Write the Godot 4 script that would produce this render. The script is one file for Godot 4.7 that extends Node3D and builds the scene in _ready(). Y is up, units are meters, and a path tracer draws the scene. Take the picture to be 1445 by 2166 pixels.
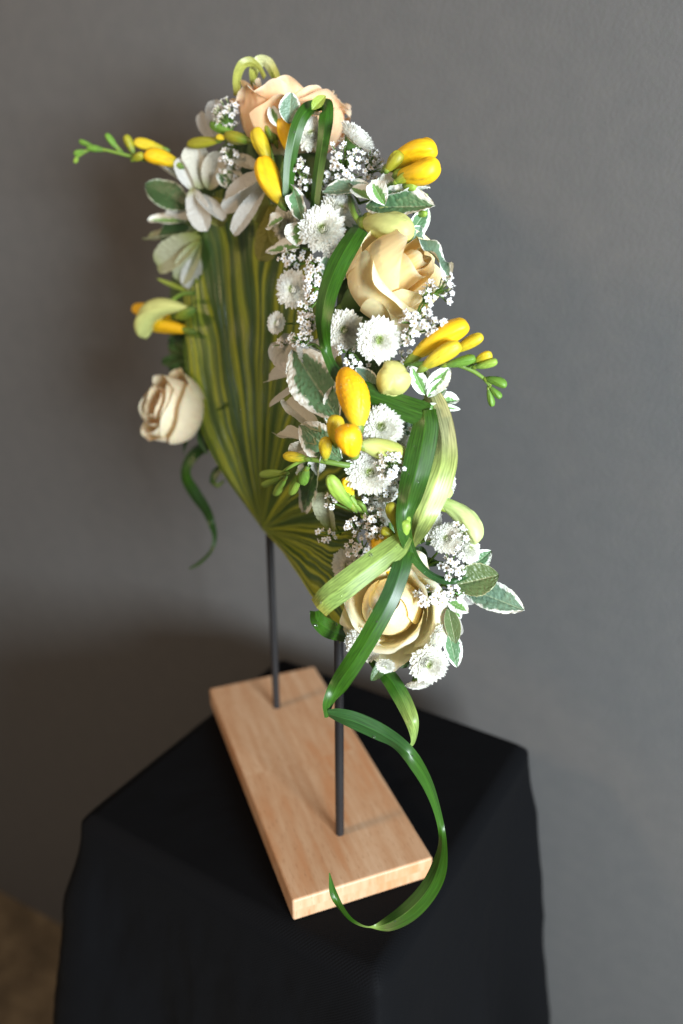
extends Node3D

# A bouquet on a two-rod stand. Everything is built in metres, y up, floor at y = 0.
var M := {}
var used := {}
var meshes := {}
var rng := RandomNumberGenerator.new()
var grain := FastNoiseLite.new()


class Shape:
	var p := PackedVector3Array()
	var n := PackedVector3Array()
	var c := PackedColorArray()
	var t := PackedInt32Array()

	# f(u, v) gives [point, linear colour]; u and v run from 0 to 1; wrap closes the sheet in u
	func grid(nu: int, nv: int, f: Callable, wrap := false) -> void:
		var first := p.size()
		var w := nu if wrap else nu + 1
		for j in nv + 1:
			for i in w:
				var r: Array = f.call(float(i) / nu, float(j) / nv)
				p.append(r[0])
				c.append(r[1])
				n.append(Vector3.ZERO)
		for j in nv:
			for i in nu:
				var a := first + j * w + i
				var b := first + j * w + (i + 1) % w
				var d := a + w
				var e := b + w
				tri(a, b, e)
				tri(a, e, d)

	func tri(a: int, b: int, e: int) -> void:
		t.append(a)
		t.append(b)
		t.append(e)
		var q := (p[e] - p[a]).cross(p[b] - p[a])
		n[a] += q
		n[b] += q
		n[e] += q

	func tube(pts: Array, radii: Array, col0: Color, col1: Color, sides := 8) -> void:
		var side := Vector3.ZERO
		var frames := []
		for k in pts.size():
			var d: Vector3 = (pts[mini(k + 1, pts.size() - 1)] - pts[maxi(k - 1, 0)]).normalized()
			if side == Vector3.ZERO:
				side = d.cross(Vector3.UP if absf(d.y) < 0.9 else Vector3.RIGHT)
			side = (side - d * side.dot(d)).normalized()
			frames.append([side, d.cross(side)])
		var m := pts.size() - 1
		grid(sides, m, func(u, v):
			var k := int(round(v * m))
			var a: float = u * TAU
			return [pts[k] + (frames[k][0] * cos(a) + frames[k][1] * sin(a)) * radii[k], col0.lerp(col1, v)], true)

	func add(o: Shape, x: Transform3D) -> void:
		var first := p.size()
		for k in o.p.size():
			p.append(x * o.p[k])
			n.append(x.basis * o.n[k])
			c.append(o.c[k])
		for k in o.t:
			t.append(first + k)

	func done() -> ArrayMesh:
		for k in n.size():
			n[k] = n[k].normalized() if n[k].length_squared() > 0.0 else Vector3.UP
		var a := []
		a.resize(Mesh.ARRAY_MAX)
		a[Mesh.ARRAY_VERTEX] = p
		a[Mesh.ARRAY_NORMAL] = n
		a[Mesh.ARRAY_COLOR] = c
		a[Mesh.ARRAY_INDEX] = t
		var m := ArrayMesh.new()
		m.add_surface_from_arrays(Mesh.PRIMITIVE_TRIANGLES, a)
		return m


func numbered(called: String) -> String:
	var k: int = used.get(called, 0)
	used[called] = k + 1
	return called if k == 0 else "%s_%03d" % [called, k]


func thing(called: String, label: String, category: String, at: Vector3, group := "") -> Node3D:
	var o := Node3D.new()
	o.name = numbered(called)
	add_child(o, true)
	o.position = at
	tag(o, label, category, group)
	return o


func tag(o: Node3D, label: String, category: String, group := "") -> void:
	o.set_meta("label", label)
	o.set_meta("category", category)
	if group:
		o.set_meta("group", group)


# one named mesh under a thing; the mesh is in the parent's own axes
func part(called: String, mesh: Mesh, m: Material, parent: Node3D, kind := "") -> MeshInstance3D:
	var o := MeshInstance3D.new()
	o.name = called
	o.mesh = mesh
	o.material_override = m
	parent.add_child(o, true)
	if kind:
		o.set_meta("kind", kind)
	return o


func spline(a: Array, x: float):
	var m := a.size() - 1
	var k := clampi(int(floor(x * m)), 0, m - 1)
	var f := x * m - k
	var p1 = a[k]
	var p2 = a[k + 1]
	var p0 = a[k - 1] if k > 0 else p1 * 2.0 - p2
	var p3 = a[k + 2] if k + 2 <= m else p2 * 2.0 - p1
	return (p1 * 2.0 + (p2 - p0) * f + (p0 * 2.0 - p1 * 5.0 + p2 * 4.0 - p3) * f * f + (p1 * 3.0 - p0 - p2 * 3.0 + p3) * f * f * f) * 0.5


func path(a: Array, count: int) -> Array:
	var out := []
	for k in count + 1:
		out.append(spline(a, float(k) / count))
	return out


# axes with y along the given direction, turned about it
func aim(d: Vector3, turn := 0.0) -> Basis:
	var y := d.normalized()
	var x := y.cross(Vector3.FORWARD if absf(y.z) < 0.9 else Vector3.RIGHT).normalized()
	return Basis(y, turn) * Basis(x, y, x.cross(y))


func tint(c: Color, by: float) -> Color:
	return Color(clampf(c.r * (1.0 + by), 0.0, 0.95), clampf(c.g * (1.0 + by), 0.0, 0.95), clampf(c.b * (1.0 + by), 0.0, 0.95))


# ---------------------------------------------------------------- flowers and leaves

const YELLOW := Color(0.87, 0.52, 0.010)
const LEMON := Color(0.62, 0.47, 0.022)
const OLIVE := Color(0.30, 0.29, 0.02)
const GREEN := Color(0.13, 0.27, 0.035)
const LIME := Color(0.27, 0.42, 0.06)
const PALE := Color(0.52, 0.56, 0.2)
const STALK := Color(0.09, 0.17, 0.03)
const WHITE := Color(0.82, 0.82, 0.78)
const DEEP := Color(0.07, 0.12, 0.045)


# a closed bud or flower: swollen towards the tip, tepals wrapped round it
func bud(s: Shape, a: Vector3, b: Vector3, r: float, c0: Color, c1: Color, bend := Vector3.ZERO, blunt := 0.36, turn := 0.0, lobes := 0.13, wet := false) -> void:
	var d := b - a
	var f := aim(d)
	var top := 0.8 / (0.8 + blunt)
	var most := pow(top, 0.8) * pow(1.0 - top, blunt)
	s.grid(80 if wet else 36, 70 if wet else 24, func(u, v):
		var t: float = 1.0 - pow(1.0 - v, 1.6)
		var w: float = u * TAU
		var q := maxf(pow(t, 0.8) * pow(1.0 - t, blunt) / most, 0.2 * pow(1.0 - t, 3.0)) * r
		var wrapped := fposmod((w + turn + t * 0.9) / TAU * 3.0, 1.0)
		q *= 1.0 - lobes * 1.5 * wrapped * smoothstep(1.0, 0.93, wrapped) * smoothstep(0.15, 0.5, t)
		var p := Vector3(cos(w), t * 3.4, sin(w))
		if wet:
			q *= 1.0 + 0.035 * smoothstep(0.2, 0.42, grain.get_noise_3d(p.x * 5.0 + 7.0, p.y * 5.0, p.z * 5.0))
		var n := grain.get_noise_3d(p.x * 9.0 + a.x * 400.0, p.y * 1.5, p.z * 9.0 + b.y * 300.0)
		return [a + d * t + bend * 4.0 * t * (1.0 - t) + (f.x * cos(w) + f.z * sin(w)) * q, tint(c0.lerp(c1, smoothstep(0.05, 0.62, t + n * 0.22)), n * 0.24)], true)


# buds: [base, tip, radius, colour at the base, colour at the tip, bend]
func spray(called: String, label: String, category: String, stems: Array, buds: Array, group := "") -> Node3D:
	var at: Vector3 = stems[0][0][0]
	var o := thing(called, label, category, at, group)
	for st in stems:
		var pts := path(st[0].map(func(x): return x - at), 6 * (st[0].size() - 1))
		var radii := []
		for k in pts.size():
			radii.append(lerpf(st[1], st[2], float(k) / (pts.size() - 1)))
		var s := Shape.new()
		s.tube(pts, radii, STALK, LIME.lerp(STALK, 0.4))
		part("stem", s.done(), M.bud, o)
	for b in buds:
		var s := Shape.new()
		bud(s, b[0] - at, b[1] - at, b[2], b[3], b[4], b[5] if b.size() > 5 else Vector3.ZERO, b[6] if b.size() > 6 else 0.36, rng.randf() * TAU, 0.13, b.size() > 7 and b[7] > 15)
		var q := part("bud", s.done(), M.bud, o)
		if b.size() > 7:
			drops(s, q, b[7], 0.0005, 0.0013)
		var g := Shape.new()   # the small sheath at the foot of the bud
		bud(g, b[0] - at - (b[1] - b[0]) * 0.06, b[0] - at + (b[1] - b[0]) * 0.34, b[2] * 0.46, STALK, GREEN.lerp(OLIVE, 0.5), Vector3.ZERO, 0.9)
		part("calyx", g.done(), M.bud, o)
	return o


# one leaf or petal from base to tip; look says how it is coloured
func blade(s: Shape, a: Vector3, b: Vector3, up: Vector3, width: float, look: String, fold := 0.15, curl := 0.0, wave := 0.0, seed_ := 0.0) -> void:
	var d := b - a
	var x := d.normalized()
	var nn := (up - x * up.dot(x)).normalized()
	var side := x.cross(nn)
	var size := d.length()
	var petal := look.begins_with("petal")
	var nu := 28
	var nv := 40
	s.grid(nu, nv, func(u, v):
		var e: float = u * 2.0 - 1.0
		var t: float = v
		var w: float = (pow(t, 0.62) * pow(1.0 - t, 0.42) / 0.505 if petal else pow(t, 0.75) * pow(1.0 - t, 0.78) / 0.345) * width * 0.5
		w = maxf(w, width * 0.05 * (1.0 - t))
		var k := grain.get_noise_3d(t * 22.0, e * 6.0 + seed_ * 31.0, seed_ * 57.0)
		var rim := grain.get_noise_3d(t * 70.0, signf(e) * 40.0 + seed_ * 13.0, 9.0)
		var lift: float = absf(e) * w * fold * 2.0 - (0.0 if petal else 0.05 * w * (1.0 - minf(absf(e) * 8.0, 1.0)))
		lift += curl * size * t * t + wave * width * sin(t * 11.0 + seed_ * 5.0 + signf(e) * 1.3) * e * e * (0.3 + t)
		lift += k * width * 0.05
		var at := a + d * t + side * (e * w * (1.0 + rim * 0.07)) + nn * lift
		return [at, leaf_color(look, e, t, k, seed_)])


func leaf_color(look: String, e: float, t: float, k: float, seed_: float) -> Color:
	var vein := absf(fposmod(t * 11.0 - absf(e) * 3.2 + 0.1 * k, 1.0) - 0.5) * 2.0
	var rib := smoothstep(0.06, 0.0, absf(e))
	var fine := grain.get_noise_3d(t * 160.0, e * 50.0, seed_ * 9.0)
	match look:
		"variegated", "snowy", "sage":
			var margin: float = {"variegated": 0.76, "snowy": 0.42, "sage": 0.86}[look]
			var edge := absf(e) + 0.55 * pow(t, 5.0) + grain.get_noise_3d(t * 5.0, signf(e) * 30.0 + seed_ * 21.0, 4.0) * 0.22 + grain.get_noise_3d(t * 26.0, signf(e) * 70.0, seed_) * 0.12
			var inner := Color(0.11, 0.22, 0.105) if look != "sage" else Color(0.16, 0.26, 0.18)
			if look == "snowy":
				inner = Color(0.16, 0.33, 0.09)
			inner = inner.lerp(Color(0.16, 0.26, 0.14), smoothstep(0.15, 0.6, k + edge * 0.2) * 0.5)
			var c := inner.lerp(Color(0.78, 0.80, 0.74), smoothstep(margin - 0.035, margin + 0.035, edge))
			return tint(c.lerp(Color(0.35, 0.42, 0.26), rib * 0.6), fine * 0.12 - 0.08 * smoothstep(0.75, 1.0, vein) * (1.0 - edge * 0.6))
		"dark":
			return tint(Color(0.05, 0.105, 0.032).lerp(Color(0.09, 0.13, 0.05), rib), fine * 0.2)
		"edged":
			var far := smoothstep(0.9, 0.96, absf(e) + k * 0.1)
			return tint(Color(0.045, 0.085, 0.03).lerp(Color(0.55, 0.58, 0.45), far), fine * 0.2)
		"olive":
			return tint(Color(0.10, 0.15, 0.055).lerp(Color(0.5, 0.5, 0.3), maxf(rib * 0.5, smoothstep(0.92, 0.98, absf(e)))), fine * 0.15 - 0.08 * smoothstep(0.75, 1.0, vein))
		"petal_white":
			return tint(Color(0.80, 0.79, 0.76).lerp(Color(0.55, 0.56, 0.3), smoothstep(0.22, 0.0, t)), fine * 0.03 - 0.05 * smoothstep(0.5, 1.0, absf(fposmod(e * 6.0, 1.0) - 0.5) * 2.0))
		"petal_green":
			return tint(Color(0.58, 0.60, 0.42).lerp(Color(0.36, 0.42, 0.12), smoothstep(0.5, 0.0, t) + smoothstep(0.8, 1.0, t) * 0.5), fine * 0.05)
		"petal_olive":
			return tint(Color(0.30, 0.29, 0.06).lerp(Color(0.36, 0.36, 0.12), t), fine * 0.06)
		"petal_cream":
			return tint(Color(0.82, 0.78, 0.67).lerp(Color(0.55, 0.56, 0.3), smoothstep(0.35, 0.0, t)), fine * 0.04)
		"sepal":
			return tint(LIME.lerp(Color(0.36, 0.44, 0.08), t), fine * 0.1)
	return WHITE


# leaves: [base, tip, direction its face looks, width, look, fold, curl, wave]
func sprig(called: String, label: String, category: String, stems: Array, leaves: Array, group := "", name_of := "leaf", wet := 0) -> Node3D:
	var at: Vector3 = stems[0][0]
	var o := thing(called, label, category, at, group)
	var st := Shape.new()
	for line in stems:
		var pts := path(line.map(func(x): return x - at), 5 * (line.size() - 1))
		var radii := []
		for k in pts.size():
			radii.append(lerpf(0.0016, 0.0009, float(k) / (pts.size() - 1)))
		st.tube(pts, radii, STALK, LIME.lerp(STALK, 0.5), 6)
	part("stem", st.done(), M.bud, o)
	for b in leaves:
		var s := Shape.new()
		blade(s, b[0] - at, b[1] - at, b[2], b[3], b[4], b[5] if b.size() > 5 else 0.15, b[6] if b.size() > 6 else 0.0, b[7] if b.size() > 7 else 0.0, rng.randf() * 10.0)
		var q := part(name_of, s.done(), M.petal if b[4].begins_with("petal") else M.leaf, o)
		if wet > 0:
			drops(s, q, wet, 0.0005, 0.0017)
	return o


# a strap of grass through points [centre, half of its breadth as a vector, colour], with lengthwise ribs
func strap(s: Shape, at: Vector3, pts: Array, keel := 0.22) -> void:
	var mid := pts.map(func(x): return x[0] - at)
	var half := pts.map(func(x): return x[1])
	var cols := pts.map(func(x): return Vector3(x[2].r, x[2].g, x[2].b))
	s.grid(26, 14 * (pts.size() - 1), func(u, v):
		var e: float = u * 2.0 - 1.0
		var m: Vector3 = spline(mid, v)
		var h: Vector3 = spline(half, v)
		var d: Vector3 = spline(mid, minf(v + 0.004, 1.0)) - spline(mid, maxf(v - 0.004, 0.0))
		var nn := d.cross(h).normalized()
		var c: Vector3 = spline(cols, v)
		var rib := sin(e * 34.0 + 0.7 * sin(v * 5.0)) * 0.5 + 0.5
		var streak := grain.get_noise_3d(e * 60.0, v * 9.0, at.x * 800.0)
		var body := Color(maxf(c.x, 0.004), maxf(c.y, 0.006), maxf(c.z, 0.002))
		return [m + h * e + nn * h.length() * (keel * (absf(e) - 0.5) + 0.024 * rib), tint(body, rib * 0.36 - 0.16 + streak * 0.55 + 0.5 * smoothstep(0.05, 0.0, absf(e)) - 0.1)])


func grass(called: String, label: String, at: Vector3, straps: Array, group := "", wet := 0, keel := 0.22) -> void:
	var s := Shape.new()
	for pts in straps:
		strap(s, at, pts, keel)
	var o := part(numbered(called), s.done(), M.grass, self)
	o.position = at
	tag(o, label, "grass blade", group)
	if wet:
		drops(s, o, wet, 0.0006, 0.0018)


# beads of water on a shape, on its faces that look up or to the room
func drops(s: Shape, parent: Node3D, count: int, least: float, most: float) -> void:
	var w := Shape.new()
	var tries := 0
	while count > 0 and tries < 4000:
		tries += 1
		var k := rng.randi_range(0, s.t.size() / 3 - 1) * 3
		var q := (s.p[s.t[k]] + s.p[s.t[k + 1]] + s.p[s.t[k + 2]]) / 3.0
		var n := s.n[s.t[k]].normalized()
		if n.z < 0.0:
			n = -n
		if n.y < -0.5:
			continue
		count -= 1
		var r := lerpf(least, most, pow(rng.randf(), 2.5))
		var f := aim(n)
		w.grid(8, 4, func(u, v):
			var a: float = u * TAU
			var b: float = v * PI * 0.5
			return [q + (f.x * cos(a) + f.z * sin(a)) * cos(b) * r + n * (sin(b) * r * 0.75 + 0.00008), Color.WHITE], true)
	if w.p.size():
		part("water_droplets", w.done(), M.water if parent.material_override in [M.leaf, M.grass, M.fan] else M.dew, parent, "stuff")


# a many-petalled button flower of radius 1 about the origin, opening along +y
func button_mesh(variant: int) -> Array:
	var key := "button%d" % variant
	if meshes.has(key):
		return meshes[key]
	rng.seed = 100 + variant
	var s := Shape.new()
	var total := 330
	for i in total:
		var q := sqrt((i + 0.5) / total)
		var a := i * 2.39996 + rng.randf_range(-0.1, 0.1)
		var lean := lerpf(0.05, 1.46 + 0.1 * (variant % 4), pow(q, 1.1)) + rng.randf_range(-0.11, 0.11)
		var out := Vector3(cos(a), 0, sin(a))
		var root := out * 0.44 * q + Vector3.UP * (0.26 - 0.20 * q * q)
		var d := out * sin(lean) + Vector3.UP * cos(lean)
		var up := Vector3.UP * sin(lean) - out * cos(lean)
		var side := d.cross(up)
		var long := lerpf(0.15, 0.60, pow(q, 1.4)) * rng.randf_range(0.88, 1.08)
		var wide := lerpf(0.04, 0.105, q)
		var shade := rng.randf_range(-0.05, 0.03)
		s.grid(4, 5, func(u, v):
			var e: float = u * 2.0 - 1.0
			var w: float = wide * (0.55 + 0.6 * v) * sqrt(maxf(1.0 - pow(v, 5.0), 0.0)) + 0.004
			var c := Color(0.50, 0.58, 0.12).lerp(Color(0.95, 0.95, 0.92), smoothstep(0.16, 0.54, q + v * 0.26))
			return [root + d * long * v + side * e * w + up * (e * e * w * 0.35 + long * 0.25 * v * v), tint(c, shade)])
	s.grid(18, 7, func(u, v):
		var a: float = u * TAU
		var b: float = v * PI * 0.5
		return [Vector3(cos(a) * cos(b) * 0.44, 0.0 + 0.20 * sin(b), sin(a) * cos(b) * 0.44), Color(0.62, 0.64, 0.40)], true)
	var eye := Shape.new()
	eye.grid(14, 6, func(u, v):
		var a: float = u * TAU
		var b: float = v * PI * 0.5
		return [Vector3(cos(a) * cos(b) * 0.2, 0.2 + 0.13 * sin(b) + 0.012 * sin(a * 7.0) * cos(b), sin(a) * cos(b) * 0.2), Color(0.26, 0.42, 0.035)], true)
	var cup := Shape.new()
	cup.grid(16, 8, func(u, v):
		var a: float = u * TAU
		var r: float = lerpf(0.09, 0.46, pow(v, 0.6)) * (1.0 + 0.07 * cos(a * 9.0) * v)
		return [Vector3(cos(a) * r, lerpf(-0.42, 0.02, v), sin(a) * r), Color(0.07, 0.15, 0.03)], true)
	meshes[key] = [s.done(), eye.done(), cup.done()]
	return meshes[key]


func button(label: String, at: Vector3, axis: Vector3, r: float, variant := 0, turn := 0.0, flat := 1.0, stalk = null) -> void:
	var m := button_mesh(variant)
	var o := thing("button_chrysanthemum", label, "flower", at, "white button chrysanthemums in the bouquet")
	o.basis = aim(axis, turn) * Basis.from_scale(Vector3(r, r * flat, r))
	part("petals", m[0], M.petal, o, "stuff")
	part("eye", m[1], M.bud, o)
	part("calyx", m[2], M.bud, o)
	if stalk != null:
		var s := Shape.new()
		var b: Vector3 = o.transform.affine_inverse() * stalk
		s.tube([Vector3(0, -0.4, 0), b * 0.4 + Vector3(0, -0.3, 0), b], [0.07, 0.07, 0.07], STALK, STALK, 6)
		part("stem", s.done(), M.bud, o)


func floret_mesh(variant: int) -> ArrayMesh:
	var key := "floret%d" % variant
	if meshes.has(key):
		return meshes[key]
	rng.seed = 50 + variant
	var s := Shape.new()
	var cup := rng.randf_range(0.25, 0.6)
	var ph := rng.randf() * TAU
	s.grid(30, 7, func(u, v):
		var a: float = u * TAU
		var lobe := 0.58 + 0.42 * pow(absf(cos(a * 2.5)), 0.7)
		var r: float = lerpf(0.10, 1.0, v) * lerpf(1.0, lobe, v)
		var crumple: float = 0.16 * sin(a * 5.0 + ph) * v * v + 0.11 * sin(a * 12.0 + ph * 2.0) * v * v
		return [Vector3(cos(a) * r, cup * pow(v, 0.7) - 0.25 * v * v * v + crumple, sin(a) * r), Color(0.50, 0.38, 0.17).lerp(Color(0.80, 0.80, 0.80), smoothstep(0.06, 0.27, v))], true)
	s.grid(10, 5, func(u, v):
		var a: float = u * TAU
		var r: float = lerpf(0.10, 0.34, sin(v * 2.2))
		return [Vector3(cos(a) * r, lerpf(-1.15, 0.12, v), sin(a) * r), Color(0.15, 0.20, 0.06).lerp(Color(0.55, 0.50, 0.36), v)], true)
	s.grid(10, 4, func(u, v):
		var a: float = u * TAU
		return [Vector3(cos(a) * 0.12 * (1.0 - v), 0.05 + 0.14 * v, sin(a) * 0.12 * (1.0 - v)), Color(0.55, 0.40, 0.12)], true)
	meshes[key] = s.done()
	return meshes[key]


# a spray of papery statice: clumps are [centre, reach in x, y, z, count, direction the florets look]
func statice(label: String, root: Vector3, clumps: Array, size: float, seed_: int, hue := Color.WHITE) -> void:
	for k in 5:
		floret_mesh(k)
	rng.seed = seed_
	var o := thing("statice_sprig", label, "flower sprig", root, "white statice sprigs in the bouquet")
	var st := Shape.new()
	var put := []
	for cl in clumps:
		var hub: Vector3 = cl[0] - cl[3] * maxf(cl[1].length() * 0.75, 0.012)
		st.tube(path([Vector3.ZERO, (hub - root) * 0.5 + Vector3(0, 0.004, 0), hub - root], 8), [0.0012, 0.0012, 0.0012, 0.0011, 0.001, 0.001, 0.001, 0.001, 0.0009], STALK, GREEN, 6)
		for k in cl[2]:
			var best := Vector3.ZERO
			var far := -1.0
			for tries in 24:
				var r := Vector3(rng.randf_range(-1, 1), rng.randf_range(-1, 1), rng.randf_range(-1, 1))
				if r.length() > 1.0:
					continue
				var q: Vector3 = cl[0] + r * cl[1]
				var near := 1.0
				for x in put:
					near = minf(near, x.distance_to(q))
				if near > far:
					far = near
					best = q
			put.append(best)
			var look: Vector3 = (cl[3] + (best - cl[0]).normalized() * 0.7 + Vector3(rng.randf_range(-1, 1), rng.randf_range(-1, 1), rng.randf_range(-1, 1)) * 0.6).normalized()
			var f := part("floret", floret_mesh(rng.randi_range(0, 4)), M.paper, o)
			var z := size * rng.randf_range(0.62, 1.2)
			f.transform = Transform3D(aim(look, rng.randf() * TAU).scaled(Vector3.ONE * z), best - root)
			var foot := best - look * z * 1.1
			st.tube(path([hub - root, (hub + foot) * 0.5 - root + cl[3] * 0.002, foot - root], 4), [0.0007, 0.0006, 0.0006, 0.0006, 0.0005], GREEN, STALK, 5)
	part("stem", st.done(), M.bud, o)


# a rose opening along axis; layers of petals from the heart outwards:
# [how many, reach at the belly, reach at the rim, height, half breadth in radians, how far the rim rolls out]
# and, where a petal is given by itself: [angle in degrees, belly, rim, height, half breadth, roll, how pointed]
func rose(label: String, at: Vector3, axis: Vector3, turn: float, st: Dictionary, wet := 0) -> Node3D:
	rng.seed = int(st.seed)
	var o := thing("rose", label, "rose", at, "cream and peach roses in the bouquet")
	o.basis = aim(axis, turn)
	if st.has("across"):
		var y := axis.normalized()
		var x: Vector3 = (st.across - y * y.dot(st.across)).normalized()
		o.basis = Basis(x, y, x.cross(y))
	var layers: Array = st.layers
	var alone: Array = st.get("petals", [])
	for l in layers.size():
		var la: Array = layers[l]
		var q := float(l) / (layers.size() - 1 if alone.is_empty() else layers.size() + 2)
		var first := rng.randf() * TAU
		for k in la[0]:
			var phi: float = first + (k + rng.randf_range(-0.14, 0.14)) * TAU / la[0]
			rose_petal(o, st, q, phi, la[1] * rng.randf_range(0.95, 1.05), la[2] * (1.0 + rng.randf_range(-0.2, 0.2) * q), la[3] * (1.0 + rng.randf_range(-0.10, 0.06) * (0.3 + q)), la[4] * rng.randf_range(0.94, 1.06), la[5] * rng.randf_range(0.6, 1.35), 0.0, wet if l > 1 else 0)
	for a in alone:
		rose_petal(o, st, clampf(1.15 - a[3] * 0.55, 0.45, 1.0), deg_to_rad(a[0]), a[1], a[2], a[3], a[4], a[5], a[6], wet * 2)
	var cup := Shape.new()
	cup.grid(14, 8, func(u, v):
		var a: float = u * TAU
		var r: float = st.r * lerpf(0.12, 0.30, sin(v * 1.9))
		return [Vector3(cos(a) * r, st.h * lerpf(-0.28, 0.04, v), sin(a) * r), Color(0.06, 0.12, 0.03)], true)
	cup.tube([Vector3(0, -st.h * 0.24, 0), Vector3(0, -st.h * 0.6, 0)], [st.r * 0.11, st.r * 0.1], STALK, STALK)
	part("calyx", cup.done(), M.bud, o)
	for k in 5:
		var s := Shape.new()
		var a := k * TAU / 5.0 + 0.4
		var d := Vector3(cos(a), 0, sin(a))
		blade(s, d * st.r * 0.24 + Vector3.UP * st.h * -0.03, d * st.r * st.get("sepal", 0.95) + Vector3.UP * st.h * st.get("sepal_y", 0.1), Vector3.UP, st.r * 0.3, "dark", 0.3, -0.1, 0.05, k)
		part("sepal", s.done(), M.leaf, o)
	return o


func rose_petal(o: Node3D, st: Dictionary, q: float, phi: float, belly: float, rim: float, tall: float, half: float, roll: float, point: float, wet: int) -> void:
	var ruffle: float = st.get("ruffle", 1.0)
	var rm: float = st.r * belly
	var rt: float = st.r * rim
	var ht: float = st.h * tall
	var curl: float = st.r * roll
	var kink := rng.randf_range(-0.35, 0.35)
	var ph := rng.randf() * TAU
	var s := Shape.new()
	var heart: Color = st.heart_color
	var outer: Color = st.outer_color
	var base := heart.lerp(outer, smoothstep(0.15, 0.8, q))
	s.grid(34, 28, func(u, v):
		var e: float = u * 2.0 - 1.0
		var t: float = v * (1.0 - (0.12 + 0.12 * q) * pow(absf(e), 2.4) - 0.07 * absf(e - kink) * q - point * 0.3 * absf(e))
		var wide: float = half * (0.5 + 0.5 * sin(minf(t * 1.5, 1.0) * PI * 0.5)) * (1.0 - (0.12 + 0.35 * point) * smoothstep(0.6, 1.0, t))
		var a := phi + e * wide
		var b: float = 1.0 - t
		# bowl from the receptacle out to the belly and up to the rim
		var r: float = b * b * b * 0.12 * st.r + 3.0 * b * b * t * rm * 1.12 + 3.0 * b * t * t * rm * 1.02 + t * t * t * rt
		var y: float = 3.0 * b * b * t * 0.06 * ht + 3.0 * b * t * t * 0.75 * ht + t * t * t * ht
		var lip := smoothstep(0.72, 1.0, t)
		r += curl * lip * lip * (1.0 + 0.7 * absf(e))
		y -= curl * 0.9 * lip * lip * lip * (1.0 + 0.5 * e * kink)
		r += e * st.r * 0.05 + ruffle * q * (st.r * 0.035 * sin(e * 4.5 + ph) * t * t + st.r * 0.018 * sin(e * 12.0 + ph * 3.0) * lip)
		y += ruffle * st.h * (0.025 + 0.03 * q) * sin(e * 5.0 + ph * 2.0) * lip
		var n := grain.get_noise_3d(e * 9.0, t * 3.0 + ph * 7.0, ph * 9.0)
		r += st.r * 0.012 * n
		var c := Color(0.80, 0.78, 0.46).lerp(base, smoothstep(0.0, 0.34, t + n * 0.08))
		c = c.lerp(st.rim_color, smoothstep(0.84, 1.0, t + absf(e) * 0.06 + n * 0.06) * st.get("rim", 0.6))
		var veins := grain.get_noise_3d(e * 40.0, t * 5.0, ph * 3.0)
		return [Vector3(cos(a) * r, y, sin(a) * r), tint(c, n * 0.09 + veins * 0.06)])
	var pt := part("petal", s.done(), M.rose, o)
	if wet > 0:
		drops(s, pt, wet, 0.0005, 0.0014)


# ---------------------------------------------------------------- materials and setting

func noise_texture(freq: float, seed_: int, octaves := 4, normal := false, strength := 4.0, ramp: Array = []) -> NoiseTexture2D:
	var f := FastNoiseLite.new()
	f.seed = seed_
	f.frequency = freq
	f.fractal_octaves = octaves
	var t := NoiseTexture2D.new()
	t.width = 512
	t.height = 512
	t.seamless = true
	t.noise = f
	t.as_normal_map = normal
	t.bump_strength = strength
	if ramp.size():
		var g := Gradient.new()
		g.offsets = PackedFloat32Array([0.0, 0.5, 1.0])
		g.colors = PackedColorArray(ramp)
		t.color_ramp = g
	return t


func mat(called: String, rough: float, vertex := true) -> StandardMaterial3D:
	var m := StandardMaterial3D.new()
	m.resource_name = called
	m.roughness = rough
	m.vertex_color_use_as_albedo = vertex
	m.cull_mode = BaseMaterial3D.CULL_DISABLED
	M[called] = m
	return m


func relief(m: StandardMaterial3D, t: Texture2D, scale_: Vector3, amount: float, in_world := false) -> void:
	m.normal_enabled = true
	m.normal_texture = t
	m.normal_scale = amount
	m.uv1_triplanar = true
	m.uv1_world_triplanar = in_world
	m.uv1_scale = scale_


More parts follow.
